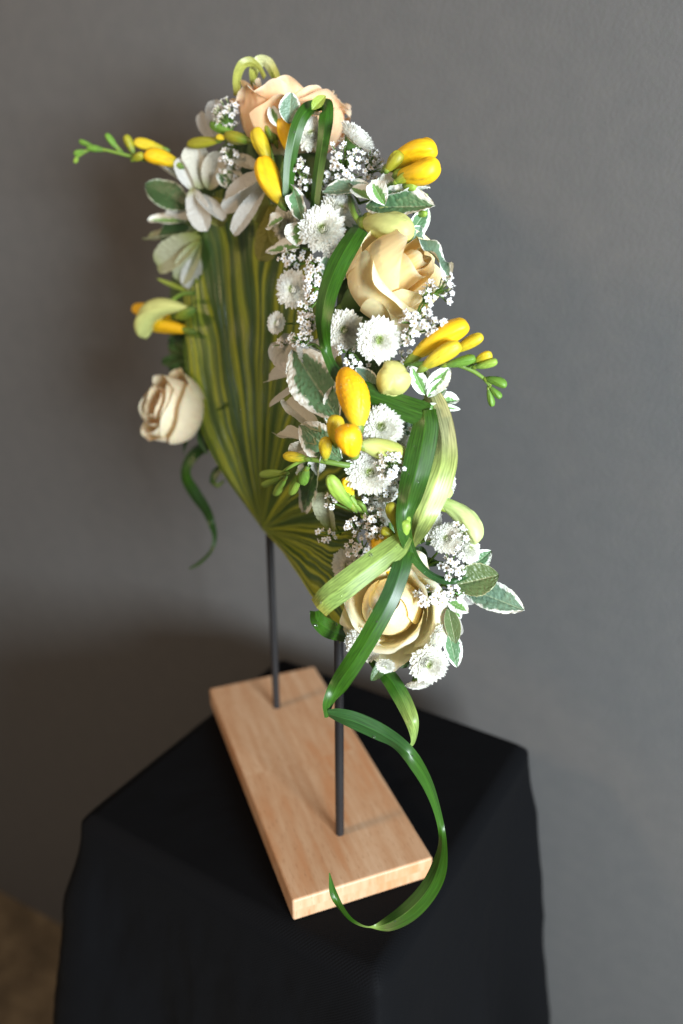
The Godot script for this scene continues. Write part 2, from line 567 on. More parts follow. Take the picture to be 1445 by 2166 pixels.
func make_materials() -> void:
	var fine := noise_texture(0.02, 3, 5, true, 6.0)
	var m := mat("petal", 0.55)
	m.backlight_enabled = true
	m.backlight = Color(0.98, 0.98, 0.96)
	m.metallic_specular = 0.35
	m = mat("rose", 0.55)
	m.backlight_enabled = true
	m.backlight = Color(0.66, 0.62, 0.52)
	m.subsurf_scatter_enabled = true
	m.subsurf_scatter_strength = 0.15
	m.metallic_specular = 0.35
	m.rim_enabled = true
	m.rim = 0.25
	relief(m, fine, Vector3.ONE * 60.0, 0.35)
	m = mat("paper", 0.7)
	m.backlight_enabled = true
	m.backlight = Color(0.5, 0.5, 0.5)
	m = mat("bud", 0.52)
	relief(m, fine, Vector3.ONE * 70.0, 0.3)
	m = mat("leaf", 0.42)
	m.backlight_enabled = true
	m.backlight = Color(0.22, 0.28, 0.14)
	relief(m, fine, Vector3.ONE * 60.0, 0.4)
	m = mat("grass", 0.40)
	m.backlight_enabled = true
	m.backlight = Color(0.22, 0.34, 0.08)
	m.metallic_specular = 0.48
	m = mat("fan", 0.36)
	m.backlight_enabled = true
	m.backlight = Color(0.2, 0.24, 0.08)
	relief(m, fine, Vector3.ONE * 22.0, 0.5)
	m = mat("water", 0.02, false)
	m.albedo_color = Color(1, 1, 1, 0.04)
	m.refraction_enabled = true
	m.refraction_scale = 0.033
	m = mat("dew", 0.02, false)
	m.albedo_color = Color(1, 1, 1, 0.04)
	m.transparency = BaseMaterial3D.TRANSPARENCY_ALPHA
	m = mat("foam", 0.9, false)
	m.albedo_color = Color(0.07, 0.12, 0.045).linear_to_srgb()
	m = mat("rod", 0.5, false)
	m.albedo_color = Color(0.012, 0.012, 0.014).linear_to_srgb()
	relief(m, fine, Vector3.ONE * 30.0, 0.5)
	m = mat("wood", 0.5)
	m.albedo_texture = wood_texture()
	m.uv1_triplanar = true
	m.uv1_scale = Vector3(2.6, 2.6, 2.6)
	m.roughness = 0.48
	m = mat("cloth", 0.78, false)
	m.albedo_color = Color(0.0019, 0.0021, 0.0029).linear_to_srgb()
	m.metallic_specular = 0.22
	m.rim_enabled = true
	m.rim = 0.03
	relief(m, twill_texture(), Vector3.ONE * 9.0, 0.35)
	m = mat("wall", 0.82, false)
	m.albedo_texture = noise_texture(0.006, 8, 5, false, 1.0, [Color(0.333, 0.331, 0.331), Color(0.341, 0.338, 0.337), Color(0.349, 0.345, 0.343)])
	relief(m, noise_texture(0.035, 21, 4, true, 7.0), Vector3.ONE * 7.0, 0.14)
	m = mat("floor", 0.75, false)
	m.albedo_texture = noise_texture(0.008, 12, 6, false, 1.0, [Color(0.34, 0.295, 0.225), Color(0.43, 0.375, 0.29), Color(0.53, 0.47, 0.37)])
	relief(m, noise_texture(0.03, 5, 5, true, 5.0), Vector3.ONE * 1.6, 0.5)


# long straight grain with a few darker streaks and pores; the grain runs along the texture's v
func wood_texture() -> ImageTexture:
	var a := FastNoiseLite.new()
	a.seed = 4
	a.frequency = 1.0
	a.fractal_octaves = 5
	var n := 768
	var im := Image.create(n, n, false, Image.FORMAT_RGB8)
	for y in n:
		for x in n:
			var u := float(x) / n
			var v := float(y) / n
			# blended with its own shifted copy so that it repeats without a seam
			var g := lerpf(a.get_noise_2d(u * 26.0, v * 2.2), a.get_noise_2d((u - 1.0) * 26.0, v * 2.2), u)
			var big := lerpf(a.get_noise_2d(u * 3.0 + 50.0, v * 1.1), a.get_noise_2d((u - 1.0) * 3.0 + 50.0, v * 1.1), u)
			var pore := a.get_noise_2d(u * 230.0, v * 16.0 + 90.0)
			var ring := sin((u * 16.0 + big * 6.0) * TAU) * 0.5 + 0.5
			var c := Color(0.845, 0.705, 0.575).lerp(Color(0.755, 0.56, 0.405), clampf(0.38 + g * 0.6 + ring * 0.10 + big * 0.4, 0.0, 1.0))
			c = c.lerp(Color(0.80, 0.555, 0.375), smoothstep(0.15, 0.55, big + g * 0.4) * 0.5)
			c = c.lerp(Color(0.60, 0.40, 0.25), smoothstep(0.30, 0.62, pore) * 0.5)
			im.set_pixel(x, y, c)
	return ImageTexture.create_from_image(im)


func twill_texture() -> ImageTexture:
	var n := 256
	var im := Image.create(n, n, false, Image.FORMAT_RGB8)
	for y in n:
		for x in n:
			var h := sin((x + y) * TAU / n * 32.0) * 0.5 + 0.5
			h *= 0.75 + 0.25 * sin((x - y) * TAU / n * 32.0)
			im.set_pixel(x, y, Color(h, h, h))
	im.bump_map_to_normal_map(2.0)
	return ImageTexture.create_from_image(im)


func slab(called: String, at: Vector3, size: Vector3, turn: float, m: Material) -> MeshInstance3D:
	var b := BoxMesh.new()
	b.size = size
	var o := part(called, b, m, self, "structure")
	o.position = at
	o.rotation.y = turn
	return o


# a square table top of cloth with hanging sides: corners spread into cones, the sides fall in folds
func cloth_mesh(side: float, drop: float) -> ArrayMesh:
	var s := Shape.new()
	var h := side * 0.5
	var soft := 0.012
	s.grid(360, 96, func(u, v):
		var x: float = u * 4.0
		var edge := int(floor(x)) % 4
		var f: float = x - floor(x)
		var corners := [Vector3(-h, 0, -h), Vector3(h, 0, -h), Vector3(h, 0, h), Vector3(-h, 0, h)]
		var a: Vector3 = corners[edge]
		var b: Vector3 = corners[(edge + 1) % 4]
		var g := f * f * (3.0 - 2.0 * f) * 0.25 + f * 0.75
		var rim: Vector3 = a.lerp(b, g)
		var near := minf(f, 1.0 - f)
		# pull the corners in a little so that they are round
		rim *= 1.0 - 0.008 * exp(-near * 90.0)
		if v < 0.25:
			var k: float = v / 0.25
			var sag := grain.get_noise_3d(rim.x * k * 14.0, 0.0, rim.z * k * 14.0) * 0.0015
			return [rim * k * (1.0 - soft / h) + Vector3.UP * sag * sin(k * PI), Color.WHITE]
		var d: float = (v - 0.25) / 0.75
		var away := rim.normalized()
		var outward := Vector3(0, 0, -1) if edge == 0 else Vector3(1, 0, 0) if edge == 1 else Vector3(0, 0, 1) if edge == 2 else Vector3(-1, 0, 0)
		outward = outward.lerp(away, exp(-near * 14.0)).normalized()
		var fall: float = d * d * 0.35 + d * 0.65
		var y: float = fall * drop
		var roll := minf(y / soft, 1.0)
		var lip := sin(roll * PI * 0.5) * soft
		var q := rim * (1.0 - soft / h) + outward * lip
		var deep := y / drop
		var corner := exp(-near * near * 90.0)
		# cones at the corners, and folds in between that grow downwards
		var swell: float = corner * (0.008 + [0.1, 0.09, 0.12, 0.17][(edge if f < 0.5 else edge + 1) % 4] * deep) * smoothstep(0.0, 0.12, deep)
		var w: float = f * TAU
		swell += (0.040 * sin(w * 2.0 + edge * 1.7 + deep * 1.2) + 0.028 * sin(w * 4.0 + edge * 2.9 - deep * 1.5) + 0.004 * sin(w * 9.0 + edge)) * smoothstep(0.06, 0.7, deep) * (1.0 - corner) + 0.05 * deep
		var crease := grain.get_noise_3d(f * 7.0 + edge * 9.0, y * 9.0, 3.0) * 0.004 * smoothstep(0.0, 0.1, deep)
		q += outward * (swell + crease)
		var sideways := (b - a).normalized() * sin(w * 3.0 + edge * 2.0 + deep * 3.0) * 0.014 * deep
		return [q + sideways - Vector3.UP * (y - (0.0 if roll >= 1.0 else 0.0)), Color.WHITE], true)
	return s.done()


# a board with rounded edges; its ends show paler sawn wood
func board_mesh(size: Vector3, r: float) -> ArrayMesh:
	var s := Shape.new()
	var h := size * 0.5
	for axis in 3:
		for sgn in [-1.0, 1.0]:
			var nu := 26
			s.grid(nu, nu, func(u, v):
				var sn: float = sgn
				var lean := func(x: float) -> float: return clampf((x - 0.5) * 2.0 * 1.0, -1.0, 1.0)
				# two thirds of the rows lie in the rounding
				var soften := func(x: float, half: float) -> float:
					var y: float = lean.call(x)
					var flat := (half - r) / half
					return signf(y) * (absf(y) / 0.4 * flat if absf(y) < 0.4 else flat + (absf(y) - 0.4) / 0.6 * (1.0 - flat))
				var q := Vector3.ZERO
				q[axis] = sn * h[axis]
				var i := (axis + 1) % 3
				var j := (axis + 2) % 3
				var uu: float = u if sn > 0.0 else 1.0 - u
				q[i] = soften.call(uu, h[i]) * h[i]
				q[j] = soften.call(v, h[j]) * h[j]
				var inner := Vector3(clampf(q.x, -h.x + r, h.x - r), clampf(q.y, -h.y + r, h.y - r), clampf(q.z, -h.z + r, h.z - r))
				var out := (q - inner).normalized()
				var face := absf(out[axis]) if axis == 2 else 0.0
				var pale := Color(1.0, 1.0, 1.0) if face > 0.9 else Color.WHITE
				return [inner + out * r, Color(0.92, 0.92, 0.92) * pale])
	return s.done()


# the pleated striped leaf: rays [bend, end] fan out from its foot
func fan_leaf_mesh(foot: Vector3, rays: Array, at: Vector3, toward: Vector3) -> Array:
	var bends := rays.map(func(x): return x[0] - at)
	var heads := rays.map(func(x): return x[1] - at)
	var ends := rays.map(func(x): return x[2] - at)
	var o := foot - at
	var rib := FastNoiseLite.new()
	rib.seed = 11
	rib.frequency = 1.0
	rib.fractal_octaves = 2
	var s := Shape.new()
	s.grid(560, 90, func(u, v):
		var b: Vector3 = spline(bends, u)
		var e: Vector3 = spline(ends, u)
		var t: float = v
		var h: Vector3 = spline(heads, u)
		var w := 1.0 - t
		var q := o * w * w * w + b * 3.0 * t * w * w + h * 3.0 * t * t * w + e * t * t * t
		var lost := rib.get_noise_2d(t * 3.0, u * 9.0) * 0.020 * t
		var x: float = u + lost
		var pleat := sin(x * TAU * 14.0 + 0.8 * sin(x * 37.0)) * 0.0018 * smoothstep(0.0, 0.35, t) + sin(x * TAU * 63.0) * 0.0005 * smoothstep(0.0, 0.3, t)
		q += toward * (pleat + rib.get_noise_2d(u * 6.0 + 30.0, t * 4.0) * 0.006 * t)
		q += toward * (0.007 * sin((u - 0.75) / 0.25 * TAU * 1.5) * smoothstep(0.74, 0.80, u) * smoothstep(0.0, 0.5, t))
		var k := 0.8 * rib.get_noise_2d(x * 27.0, 4.0) + 0.62 * rib.get_noise_2d(x * 78.0, 9.0 + t * 0.6) + 0.14 * rib.get_noise_2d(x * 210.0, t * 1.5)
		var lower := smoothstep(0.74, 0.80, u)
		var yellow := smoothstep(-0.02, 0.28, k + 0.26 * lower - 0.06)
		yellow = clampf(yellow + smoothstep(0.02, 0.0, u) + smoothstep(0.985, 1.0, u), 0.0, 1.0)
		var fine := grain.get_noise_3d(x * 900.0, t * 12.0, 2.0)
		var c := Color(0.044, 0.088, 0.020).lerp(Color(0.285, 0.325, 0.030), yellow)
		c = c.lerp(Color(0.12, 0.17, 0.03), smoothstep(-0.22, 0.0, k) * (1.0 - yellow) * 0.75)
		return [q, tint(c, fine * 0.22)])
	return [s.done(), s]


func _ready() -> void:
	grain.seed = 7
	grain.frequency = 1.0
	grain.fractal_octaves = 3
	rng.seed = 1

	# camera: wide lens held above the stand, tipped down
	var camera := Camera3D.new()
	camera.name = "camera"
	add_child(camera)
	camera.transform = Transform3D(Basis(Vector3(1, -0.0032, 0.0014), Vector3(0.0035, 0.9214, -0.3887), Vector3(0, 0.3887, 0.9214)).orthonormalized(), Vector3(0, 1.7864, 0))
	camera.near = 0.02
	camera.far = 30.0
	camera.fov = 64.434
	var lens := CameraAttributesPhysical.new()
	lens.frustum_focal_length = 19.042
	lens.frustum_focus_distance = 0.72
	lens.frustum_near = 0.02
	lens.frustum_far = 30.0
	lens.exposure_aperture = 1.35
	camera.attributes = lens

	# a dim room: cool window light from the front right, a warm lamp high on the left
	var env := Environment.new()
	env.background_mode = Environment.BG_COLOR
	env.background_color = Color(0.215, 0.195, 0.178).linear_to_srgb()
	env.tonemap_mode = Environment.TONE_MAPPER_LINEAR
	env.tonemap_exposure = 1.27
	env.sdfgi_enabled = true
	env.ssao_enabled = true
	env.ssil_enabled = true
	var world := WorldEnvironment.new()
	world.name = "environment"
	world.environment = env
	add_child(world)
	var window := AreaLight3D.new()
	window.name = "window_light"
	add_child(window)
	window.area_size = Vector2(0.9, 0.9)
	window.light_color = Color(0.86, 0.95, 1.0).linear_to_srgb()
	window.light_energy = 17.5
	window.area_range = 12.0
	window.shadow_enabled = true
	window.look_at_from_position(Vector3(1.4871, 1.7973, 1.7759), Vector3(-0.0102, 1.6141, -0.8173))
	var lamp := AreaLight3D.new()
	lamp.name = "lamp_light"
	add_child(lamp)
	lamp.area_size = Vector2(0.32, 0.32)
	lamp.light_color = Color(1.0, 0.70, 0.44).linear_to_srgb()
	lamp.light_energy = 1.6
	lamp.area_range = 12.0
	lamp.shadow_enabled = true
	lamp.look_at_from_position(Vector3(-1.7672, 2.7641, 0.1211), Vector3(-0.0102, 1.6141, -0.8173))

	make_materials()

	# the setting
	slab("floor", Vector3(0, -0.05, -1.0), Vector3(24, 0.1, 24), -0.4947, M.floor)
	slab("wall", Vector3(-0.0139, 2.1, -1.1967), Vector3(24, 4.2, 0.12), -0.4947, M.wall)

	# pedestal cover and stand
	var cloth := part(numbered("black_cloth"), cloth_mesh(0.404, 1.06), M.cloth, self)
	cloth.position = Vector3(-0.0308, 1.1, -0.7898)
	cloth.rotation.y = -0.5603
	tag(cloth, "black cloth hanging in soft folds over the square pedestal", "cloth")
	var stand := thing("display_stand", "pale wooden board with two thin black rods holding up the arrangement", "flower stand", Vector3(-0.0432, 1.1005, -0.7884))
	stand.rotation.y = 0.3609
	var board := part("base_board", board_mesh(Vector3(0.153, 0.027, 0.379), 0.0028), M.wood, stand)
	board.position = Vector3(-0.0015, 0.0135, 0)
	for r in [[-0.0036, 0.1233, 0.25], [-0.0035, -0.1155, 0.256]]:
		var s := Shape.new()
		s.tube([Vector3(0, 0.0, 0), Vector3(0, r[2] * 0.5, 0), Vector3(0, r[2], 0)], [0.0046, 0.0046, 0.0046], Color.WHITE, Color.WHITE, 20)
		s.grid(20, 1, func(u, v): return [Vector3(cos(u * TAU) * 0.0046 * v, r[2], sin(u * TAU) * 0.0046 * v), Color.WHITE], true)
		var o := part("rod", s.done(), M.rod, stand)
		o.position = Vector3(r[0], 0.022, r[1])
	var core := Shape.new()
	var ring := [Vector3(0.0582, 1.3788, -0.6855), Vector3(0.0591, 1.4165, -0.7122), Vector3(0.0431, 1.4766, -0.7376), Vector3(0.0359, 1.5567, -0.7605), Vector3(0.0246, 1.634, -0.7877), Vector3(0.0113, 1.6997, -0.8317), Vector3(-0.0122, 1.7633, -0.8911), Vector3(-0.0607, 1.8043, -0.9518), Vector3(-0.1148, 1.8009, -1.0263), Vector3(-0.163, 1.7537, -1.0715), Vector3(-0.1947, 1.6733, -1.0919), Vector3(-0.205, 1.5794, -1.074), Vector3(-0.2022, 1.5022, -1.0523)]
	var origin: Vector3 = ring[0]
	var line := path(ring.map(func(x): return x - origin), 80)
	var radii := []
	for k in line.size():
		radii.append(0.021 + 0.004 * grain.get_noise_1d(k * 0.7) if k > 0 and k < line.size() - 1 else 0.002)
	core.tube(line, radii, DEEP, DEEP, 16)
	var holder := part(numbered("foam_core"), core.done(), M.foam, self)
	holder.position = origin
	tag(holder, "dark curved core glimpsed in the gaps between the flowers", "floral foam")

	# the striped fan leaf that the garland frames
	var foot := Vector3(-0.0961, 1.3843, -0.8994)
	var leaf := fan_leaf_mesh(foot, [[Vector3(-0.1378, 1.446, -0.9179), Vector3(-0.2008, 1.4959, -0.9357), Vector3(-0.1879, 1.6539, -1.0132)], [Vector3(-0.1353, 1.4509, -0.9178), Vector3(-0.1877, 1.5046, -0.9361), Vector3(-0.1882, 1.6706, -1.0126)], [Vector3(-0.1238, 1.4656, -0.9214), Vector3(-0.1451, 1.5895, -0.9538), Vector3(-0.1598, 1.751, -0.9944)], [Vector3(-0.1093, 1.4773, -0.922), Vector3(-0.1177, 1.6071, -0.9479), Vector3(-0.1212, 1.7664, -0.9738)], [Vector3(-0.0964, 1.4856, -0.9205), Vector3(-0.0924, 1.6162, -0.9376), Vector3(-0.0845, 1.7669, -0.9469)], [Vector3(-0.0846, 1.4877, -0.9141), Vector3(-0.0678, 1.611, -0.9173), Vector3(-0.0471, 1.7446, -0.9049)], [Vector3(-0.0756, 1.4806, -0.9003), Vector3(-0.0476, 1.5749, -0.8803), Vector3(-0.0148, 1.6625, -0.8377)], [Vector3(-0.0681, 1.458, -0.8871), Vector3(-0.0318, 1.5251, -0.8485), Vector3(0.0086, 1.5839, -0.7829)], [Vector3(-0.0607, 1.4322, -0.8726), Vector3(-0.0216, 1.4785, -0.8216), Vector3(0.0174, 1.5229, -0.7463)], [Vector3(-0.057, 1.4253, -0.8552), Vector3(-0.0178, 1.4603, -0.7976), Vector3(0.0194, 1.4909, -0.7273)], [Vector3(-0.0561, 1.4137, -0.8467), Vector3(-0.018, 1.4397, -0.7872), Vector3(0.0172, 1.4636, -0.7213)], [Vector3(-0.0553, 1.4115, -0.8313), Vector3(-0.0185, 1.4327, -0.7643), Vector3(0.0145, 1.449, -0.6988)], [Vector3(-0.0622, 1.3983, -0.833), Vector3(-0.0263, 1.4066, -0.7605), Vector3(0.0099, 1.4116, -0.683)], [Vector3(-0.0658, 1.3901, -0.8295), Vector3(-0.0341, 1.3836, -0.7508), Vector3(-0.0025, 1.3693, -0.6652)]], foot, Vector3(-0.2411, 0.465, 0.8518))
	var fan := part(numbered("fan_leaf"), leaf[0], M.fan, self)
	fan.position = foot
	tag(fan, "large pleated fan leaf striped dark green and yellow filling the arch", "leaf")
	rng.seed = 5
	drops(leaf[1], fan, 60, 0.0007, 0.0021)

	# the garland, flower by flower
	rose("open peach rose seen from its side crowning the arch", Vector3(-0.0535, 1.7975, -0.929), Vector3(0.1154, 0.9919, -0.0531), 0.4, {"r": 0.051, "h": 0.066, "ruffle": 2.2, "sepal": 0.3, "seed": 15, "heart_color": Color(0.94, 0.70, 0.44), "outer_color": Color(0.93, 0.63, 0.38), "rim_color": Color(0.93, 0.82, 0.66), "rim": 0.6, "layers": [[3, 0.14, 0.08, 0.92, 1.8, 0.0], [3, 0.32, 0.28, 1.0, 1.6, 0.04], [4, 0.52, 0.52, 1.05, 1.3, 0.08], [4, 0.76, 0.76, 1.04, 1.2, 0.1], [5, 0.92, 0.96, 0.98, 1.05, 0.12], [5, 1.02, 1.1, 0.86, 0.95, 0.18]]}, 10)
	rose("half open cream peach rose facing outward above two round chrysanthemums", Vector3(0.0189, 1.6782, -0.7716), Vector3(0.7231, 0.5233, 0.4509), 1.9, {"r": 0.044, "h": 0.076, "ruffle": 0.8, "sepal": 0.3, "seed": 27, "heart_color": Color(0.94, 0.66, 0.26), "outer_color": Color(0.93, 0.81, 0.48), "rim_color": Color(0.94, 0.88, 0.68), "rim": 0.6, "layers": [[2, 0.10, 0.04, 0.96, 2.2, 0.0], [3, 0.26, 0.14, 1.0, 2.0, 0.02], [2, 0.46, 0.32, 1.0, 2.2, 0.05]], "petals": [[205, 0.70, 0.62, 1.0, 1.5, 0.08, 0.1], [315, 0.74, 0.70, 0.96, 1.5, 0.1, 0.0], [108, 0.80, 0.58, 1.04, 1.45, 0.05, 0.55], [35, 0.86, 0.84, 0.78, 1.35, 0.26, 0.1], [260, 0.88, 0.9, 0.8, 1.2, 0.2, 0.0], [350, 0.88, 1.0, 0.62, 1.1, 0.3, 0.0], [150, 0.92, 0.85, 0.55, 0.9, 0.1, 0.0]], "across": Vector3(-0.0035, -0.9214, 0.3887)}, 8)
	rose("cream rose with apricot heart crossed by a dark grass blade", Vector3(0.0504, 1.4108, -0.6606), Vector3(-0.2489, 0.4973, 0.8311), 0.2, {"r": 0.041, "h": 0.054, "ruffle": 1.5, "sepal": 0.3, "seed": 36, "heart_color": Color(0.95, 0.74, 0.32), "outer_color": Color(0.94, 0.90, 0.66), "rim_color": Color(0.94, 0.92, 0.80), "rim": 0.7, "layers": [[2, 0.08, 0.03, 0.98, 2.4, 0.0], [2, 0.30, 0.09, 1.0, 2.4, 0.0], [2, 0.72, 0.20, 1.06, 2.6, 0.0]], "petals": [[185, 0.77, 0.80, 1.0, 1.5, 0.07, 0.0], [75, 0.78, 0.82, 0.97, 1.25, 0.12, 0.0], [-50, 0.80, 0.82, 1.0, 1.25, 0.12, 0.0], [88, 0.98, 1.36, 0.55, 0.85, 0.08, 0.9], [5, 0.92, 1.04, 0.86, 0.95, 0.26, 0.0], [-58, 0.96, 1.3, 0.72, 0.7, 0.14, 0.7], [42, 0.95, 1.16, 0.66, 0.6, 0.2, 0.2], [-130, 0.94, 1.05, 0.7, 0.85, 0.14, 0.0], [140, 0.94, 1.02, 0.66, 0.75, 0.14, 0.0]], "across": Vector3(1, -0.0032, 0.0014)}, 8)
	rose("blurred cream rose turned away beyond the fan leaf", Vector3(-0.1754, 1.5064, -0.966), Vector3(-0.7752, 0.4315, 0.4613), 0.3, {"r": 0.043, "h": 0.064, "ruffle": 0.5, "sepal": 1.3, "sepal_y": -0.04, "seed": 49, "heart_color": Color(0.93, 0.72, 0.44), "outer_color": Color(0.93, 0.82, 0.60), "rim_color": Color(0.94, 0.86, 0.70), "rim": 0.4, "layers": [[2, 0.2, 0.1, 0.95, 2.2, 0.0], [3, 0.45, 0.40, 1.0, 1.7, 0.0], [3, 0.70, 0.62, 1.0, 1.4, 0.0], [4, 0.88, 0.80, 0.95, 1.2, 0.02], [4, 0.98, 0.98, 0.84, 1.05, 0.06]]}, 0)
	button("round white chrysanthemum with green eye in front of its twin under the looped blade", Vector3(-0.0161, 1.7339, -0.8031), Vector3(-0.1192, 0.3401, 0.9328), 0.023, 1, 1.3, 1.04)
	button("round white chrysanthemum half hidden behind its twin under the looped blade", Vector3(-0.0019, 1.7473, -0.8252), Vector3(0.3419, 0.6534, 0.6754), 0.0208, 2, 2.6, 1.2)
	button("creamy shaded chrysanthemum behind white edged leaves beside the fan leaf", Vector3(-0.0547, 1.7337, -0.8703), Vector3(-0.7026, 0.1674, 0.6916), 0.022, 3, 3.9, 0.96)
	button("small white chrysanthemum bud under the twin chrysanthemums, green at its back", Vector3(-0.0069, 1.7171, -0.7961), Vector3(0.0936, -0.6141, 0.7837), 0.0106, 4, 5.2, 1.12)
	button("white chrysanthemum with yellow green eye standing over the striped leaf", Vector3(-0.0444, 1.6814, -0.7935), Vector3(-0.4657, 0.2479, 0.8495), 0.0189, 5, 6.5, 0.88)
	button("smallest white chrysanthemum, turned sideways against the striped leaf", Vector3(-0.0601, 1.6499, -0.7913), Vector3(-0.566, 0.2743, 0.7775), 0.0118, 0, 7.8, 1.04, Vector3(-0.0138, 1.6544, -0.7745))
	button("white chrysanthemum touching the inner edge of the curved dark blade below the rose", Vector3(0.0037, 1.6554, -0.7202), Vector3(-0.1961, 0.3362, 0.9212), 0.0191, 1, 9.1, 1.2)
	button("brightest white chrysanthemum with small green eye above the pale round bud", Vector3(0.0315, 1.653, -0.6891), Vector3(0.1182, 0.2926, 0.9489), 0.02, 2, 10.4, 0.96)
	button("dim white chrysanthemum framed between the orange bud and the dark blade", Vector3(0.0342, 1.5816, -0.6711), Vector3(-0.0493, 0.478, 0.877), 0.0203, 3, 11.7, 1.12)
	button("white chrysanthemum below the orange bud beside a clump of statice", Vector3(0.0244, 1.5441, -0.6594), Vector3(-0.0483, 0.5613, 0.8262), 0.022, 4, 13, 0.88)
	button("white chrysanthemum pressed under the peach rose between two looped strips", Vector3(-0.0272, 1.8158, -0.8611), Vector3(-0.0992, 0.4324, 0.8962), 0.0182, 5, 14.3, 1.04)
	button("white chrysanthemum tilted upward right of the looped strips below the peach rose", Vector3(0.0123, 1.8096, -0.8223), Vector3(0.5779, 0.7803, 0.2389), 0.02, 0, 15.6, 1.2)
	button("white chrysanthemum low beside the upper statice clump, seen nearly edge on", Vector3(0.0294, 1.7917, -0.8465), Vector3(0.6857, 0.7, 0.1995), 0.0154, 1, 16.9, 0.96)
	button("tiny half open green and white chrysanthemum beside the dark blade", Vector3(0.0413, 1.5244, -0.6635), Vector3(0.3013, -0.1522, 0.9413), 0.0091, 2, 18.2, 1.12)
	button("white chrysanthemum tucked under the left side of the lowest rose", Vector3(0.0195, 1.3982, -0.6189), Vector3(-0.3472, 0.0737, 0.9349), 0.0176, 3, 19.5, 0.88)
	button("lowest round white chrysanthemum with green eye under the rose", Vector3(0.0739, 1.3944, -0.5943), Vector3(0.0987, 0.2933, 0.9509), 0.0179, 4, 20.8, 1.04)
	button("white chrysanthemum hanging face down at the very bottom", Vector3(0.0666, 1.3717, -0.6006), Vector3(0.0493, -0.7503, 0.6592), 0.0116, 5, 22.1, 1.2)
	button("very small white chrysanthemum peeping out below the lowest rose", Vector3(0.0381, 1.3884, -0.6015), Vector3(-0.1072, -0.1575, 0.9817), 0.0091, 0, 23.4, 0.96)
	button("white chrysanthemum squeezed against the right petals of the lowest rose", Vector3(0.0817, 1.4116, -0.6093), Vector3(0.6874, 0.0539, 0.7242), 0.0123, 1, 24.7, 1.12)
	button("white chrysanthemum behind the statice on the right flank, facing left", Vector3(0.0917, 1.4902, -0.641), Vector3(-0.3451, 0.6204, 0.7043), 0.0148, 2, 26, 0.88)
	button("white chrysanthemum seen edge on above the olive green leaf", Vector3(0.1092, 1.4787, -0.6442), Vector3(0.5354, 0.5562, 0.6356), 0.0149, 3, 27.3, 1.04)
	button("white chrysanthemum edge on behind the upper part of the pale blade", Vector3(0.0871, 1.5346, -0.6687), Vector3(0.9128, 0.2014, 0.3553), 0.0183, 4, 28.6, 1.2)
	button("white chrysanthemum edge on behind the lower part of the pale blade", Vector3(0.0749, 1.5016, -0.6583), Vector3(0.8014, 0.1275, 0.5844), 0.0192, 5, 29.9, 0.96)
	button("white chrysanthemum cut by the broad light green strap", Vector3(0.0086, 1.4398, -0.6921), Vector3(-0.4657, 0.2479, 0.8495), 0.0189, 0, 31.2, 1.12)
	statice("dense statice clump between the looped strip and the upper chrysanthemum", Vector3(0.009, 1.7688, -0.8418), [[Vector3(0.0066, 1.7977, -0.8251), Vector3(0.0185, 0.0198, 0.0152), 46, Vector3(0.0963, 0.6338, 0.7675)], [Vector3(0.0309, 1.7916, -0.824), Vector3(0.0133, 0.0148, 0.0112), 22, Vector3(0.4097, 0.6922, 0.5942)]], 0.0038, 1)
	statice("dim statice sprig seen between the two looped strips", Vector3(-0.0334, 1.7594, -0.8755), [[Vector3(-0.0364, 1.7815, -0.846), Vector3(0.0082, 0.0147, 0.0103), 19, Vector3(-0.2857, 0.4593, 0.8411)], [Vector3(-0.0137, 1.7752, -0.8425), Vector3(0.0064, 0.0127, 0.0088), 11, Vector3(0.0995, 0.3864, 0.9169)]], 0.0035, 2)
	statice("beige blurred statice clump behind the peach rose", Vector3(-0.1112, 1.7998, -0.9492), [[Vector3(-0.117, 1.8394, -0.9254), Vector3(0.0146, 0.0143, 0.0112), 30, Vector3(-0.3002, 0.9419, 0.1509)], [Vector3(-0.1161, 1.7927, -0.9248), Vector3(0.0119, 0.0213, 0.015), 22, Vector3(-0.2816, 0.5399, 0.7933)]], 0.0038, 3)
	statice("statice sprig under the white edged leaves beside the curved blade", Vector3(-0.0186, 1.6973, -0.8139), [[Vector3(-0.0464, 1.7082, -0.8106), Vector3(0.0145, 0.0079, 0.0073), 14, Vector3(-0.4761, 0.5107, 0.7159)], [Vector3(-0.0245, 1.7045, -0.7875), Vector3(0.0088, 0.009, 0.007), 8, Vector3(-0.0983, 0.1998, 0.9749)]], 0.0038, 4)
	statice("statice sprig between the eyed chrysanthemum and the curved blade", Vector3(-0.0139, 1.6698, -0.7879), [[Vector3(-0.0256, 1.6902, -0.7718), Vector3(0.0088, 0.0142, 0.0101), 19, Vector3(-0.1948, 0.4698, 0.861)], [Vector3(-0.0322, 1.668, -0.7719), Vector3(0.0071, 0.0106, 0.0076), 9, Vector3(-0.3658, 0.1878, 0.9116)], [Vector3(-0.0301, 1.6555, -0.7583), Vector3(0.0096, 0.0098, 0.0076), 14, Vector3(-0.3701, 0.2753, 0.8872)]], 0.0037, 5)
	statice("small statice tuft leaning over the striped leaf near the white petals", Vector3(-0.018, 1.6335, -0.7461), [[Vector3(-0.037, 1.6426, -0.7489), Vector3(0.013, 0.0075, 0.0068), 20, Vector3(-0.375, 0.677, 0.6333)], [Vector3(-0.0597, 1.6315, -0.7834), Vector3(0.0082, 0.0045, 0.0042), 5, Vector3(-0.8436, 0.1104, 0.5254)]], 0.0029, 6)
	statice("tall statice sprig reaching out right of the cream peach rose", Vector3(0.0674, 1.6603, -0.7382), [[Vector3(0.075, 1.6876, -0.7056), Vector3(0.0064, 0.0121, 0.0084), 14, Vector3(0.4251, 0.6212, 0.6583)], [Vector3(0.0892, 1.6934, -0.6994), Vector3(0.0048, 0.0142, 0.0094), 12, Vector3(0.7496, 0.3387, 0.5687)]], 0.0034, 7)
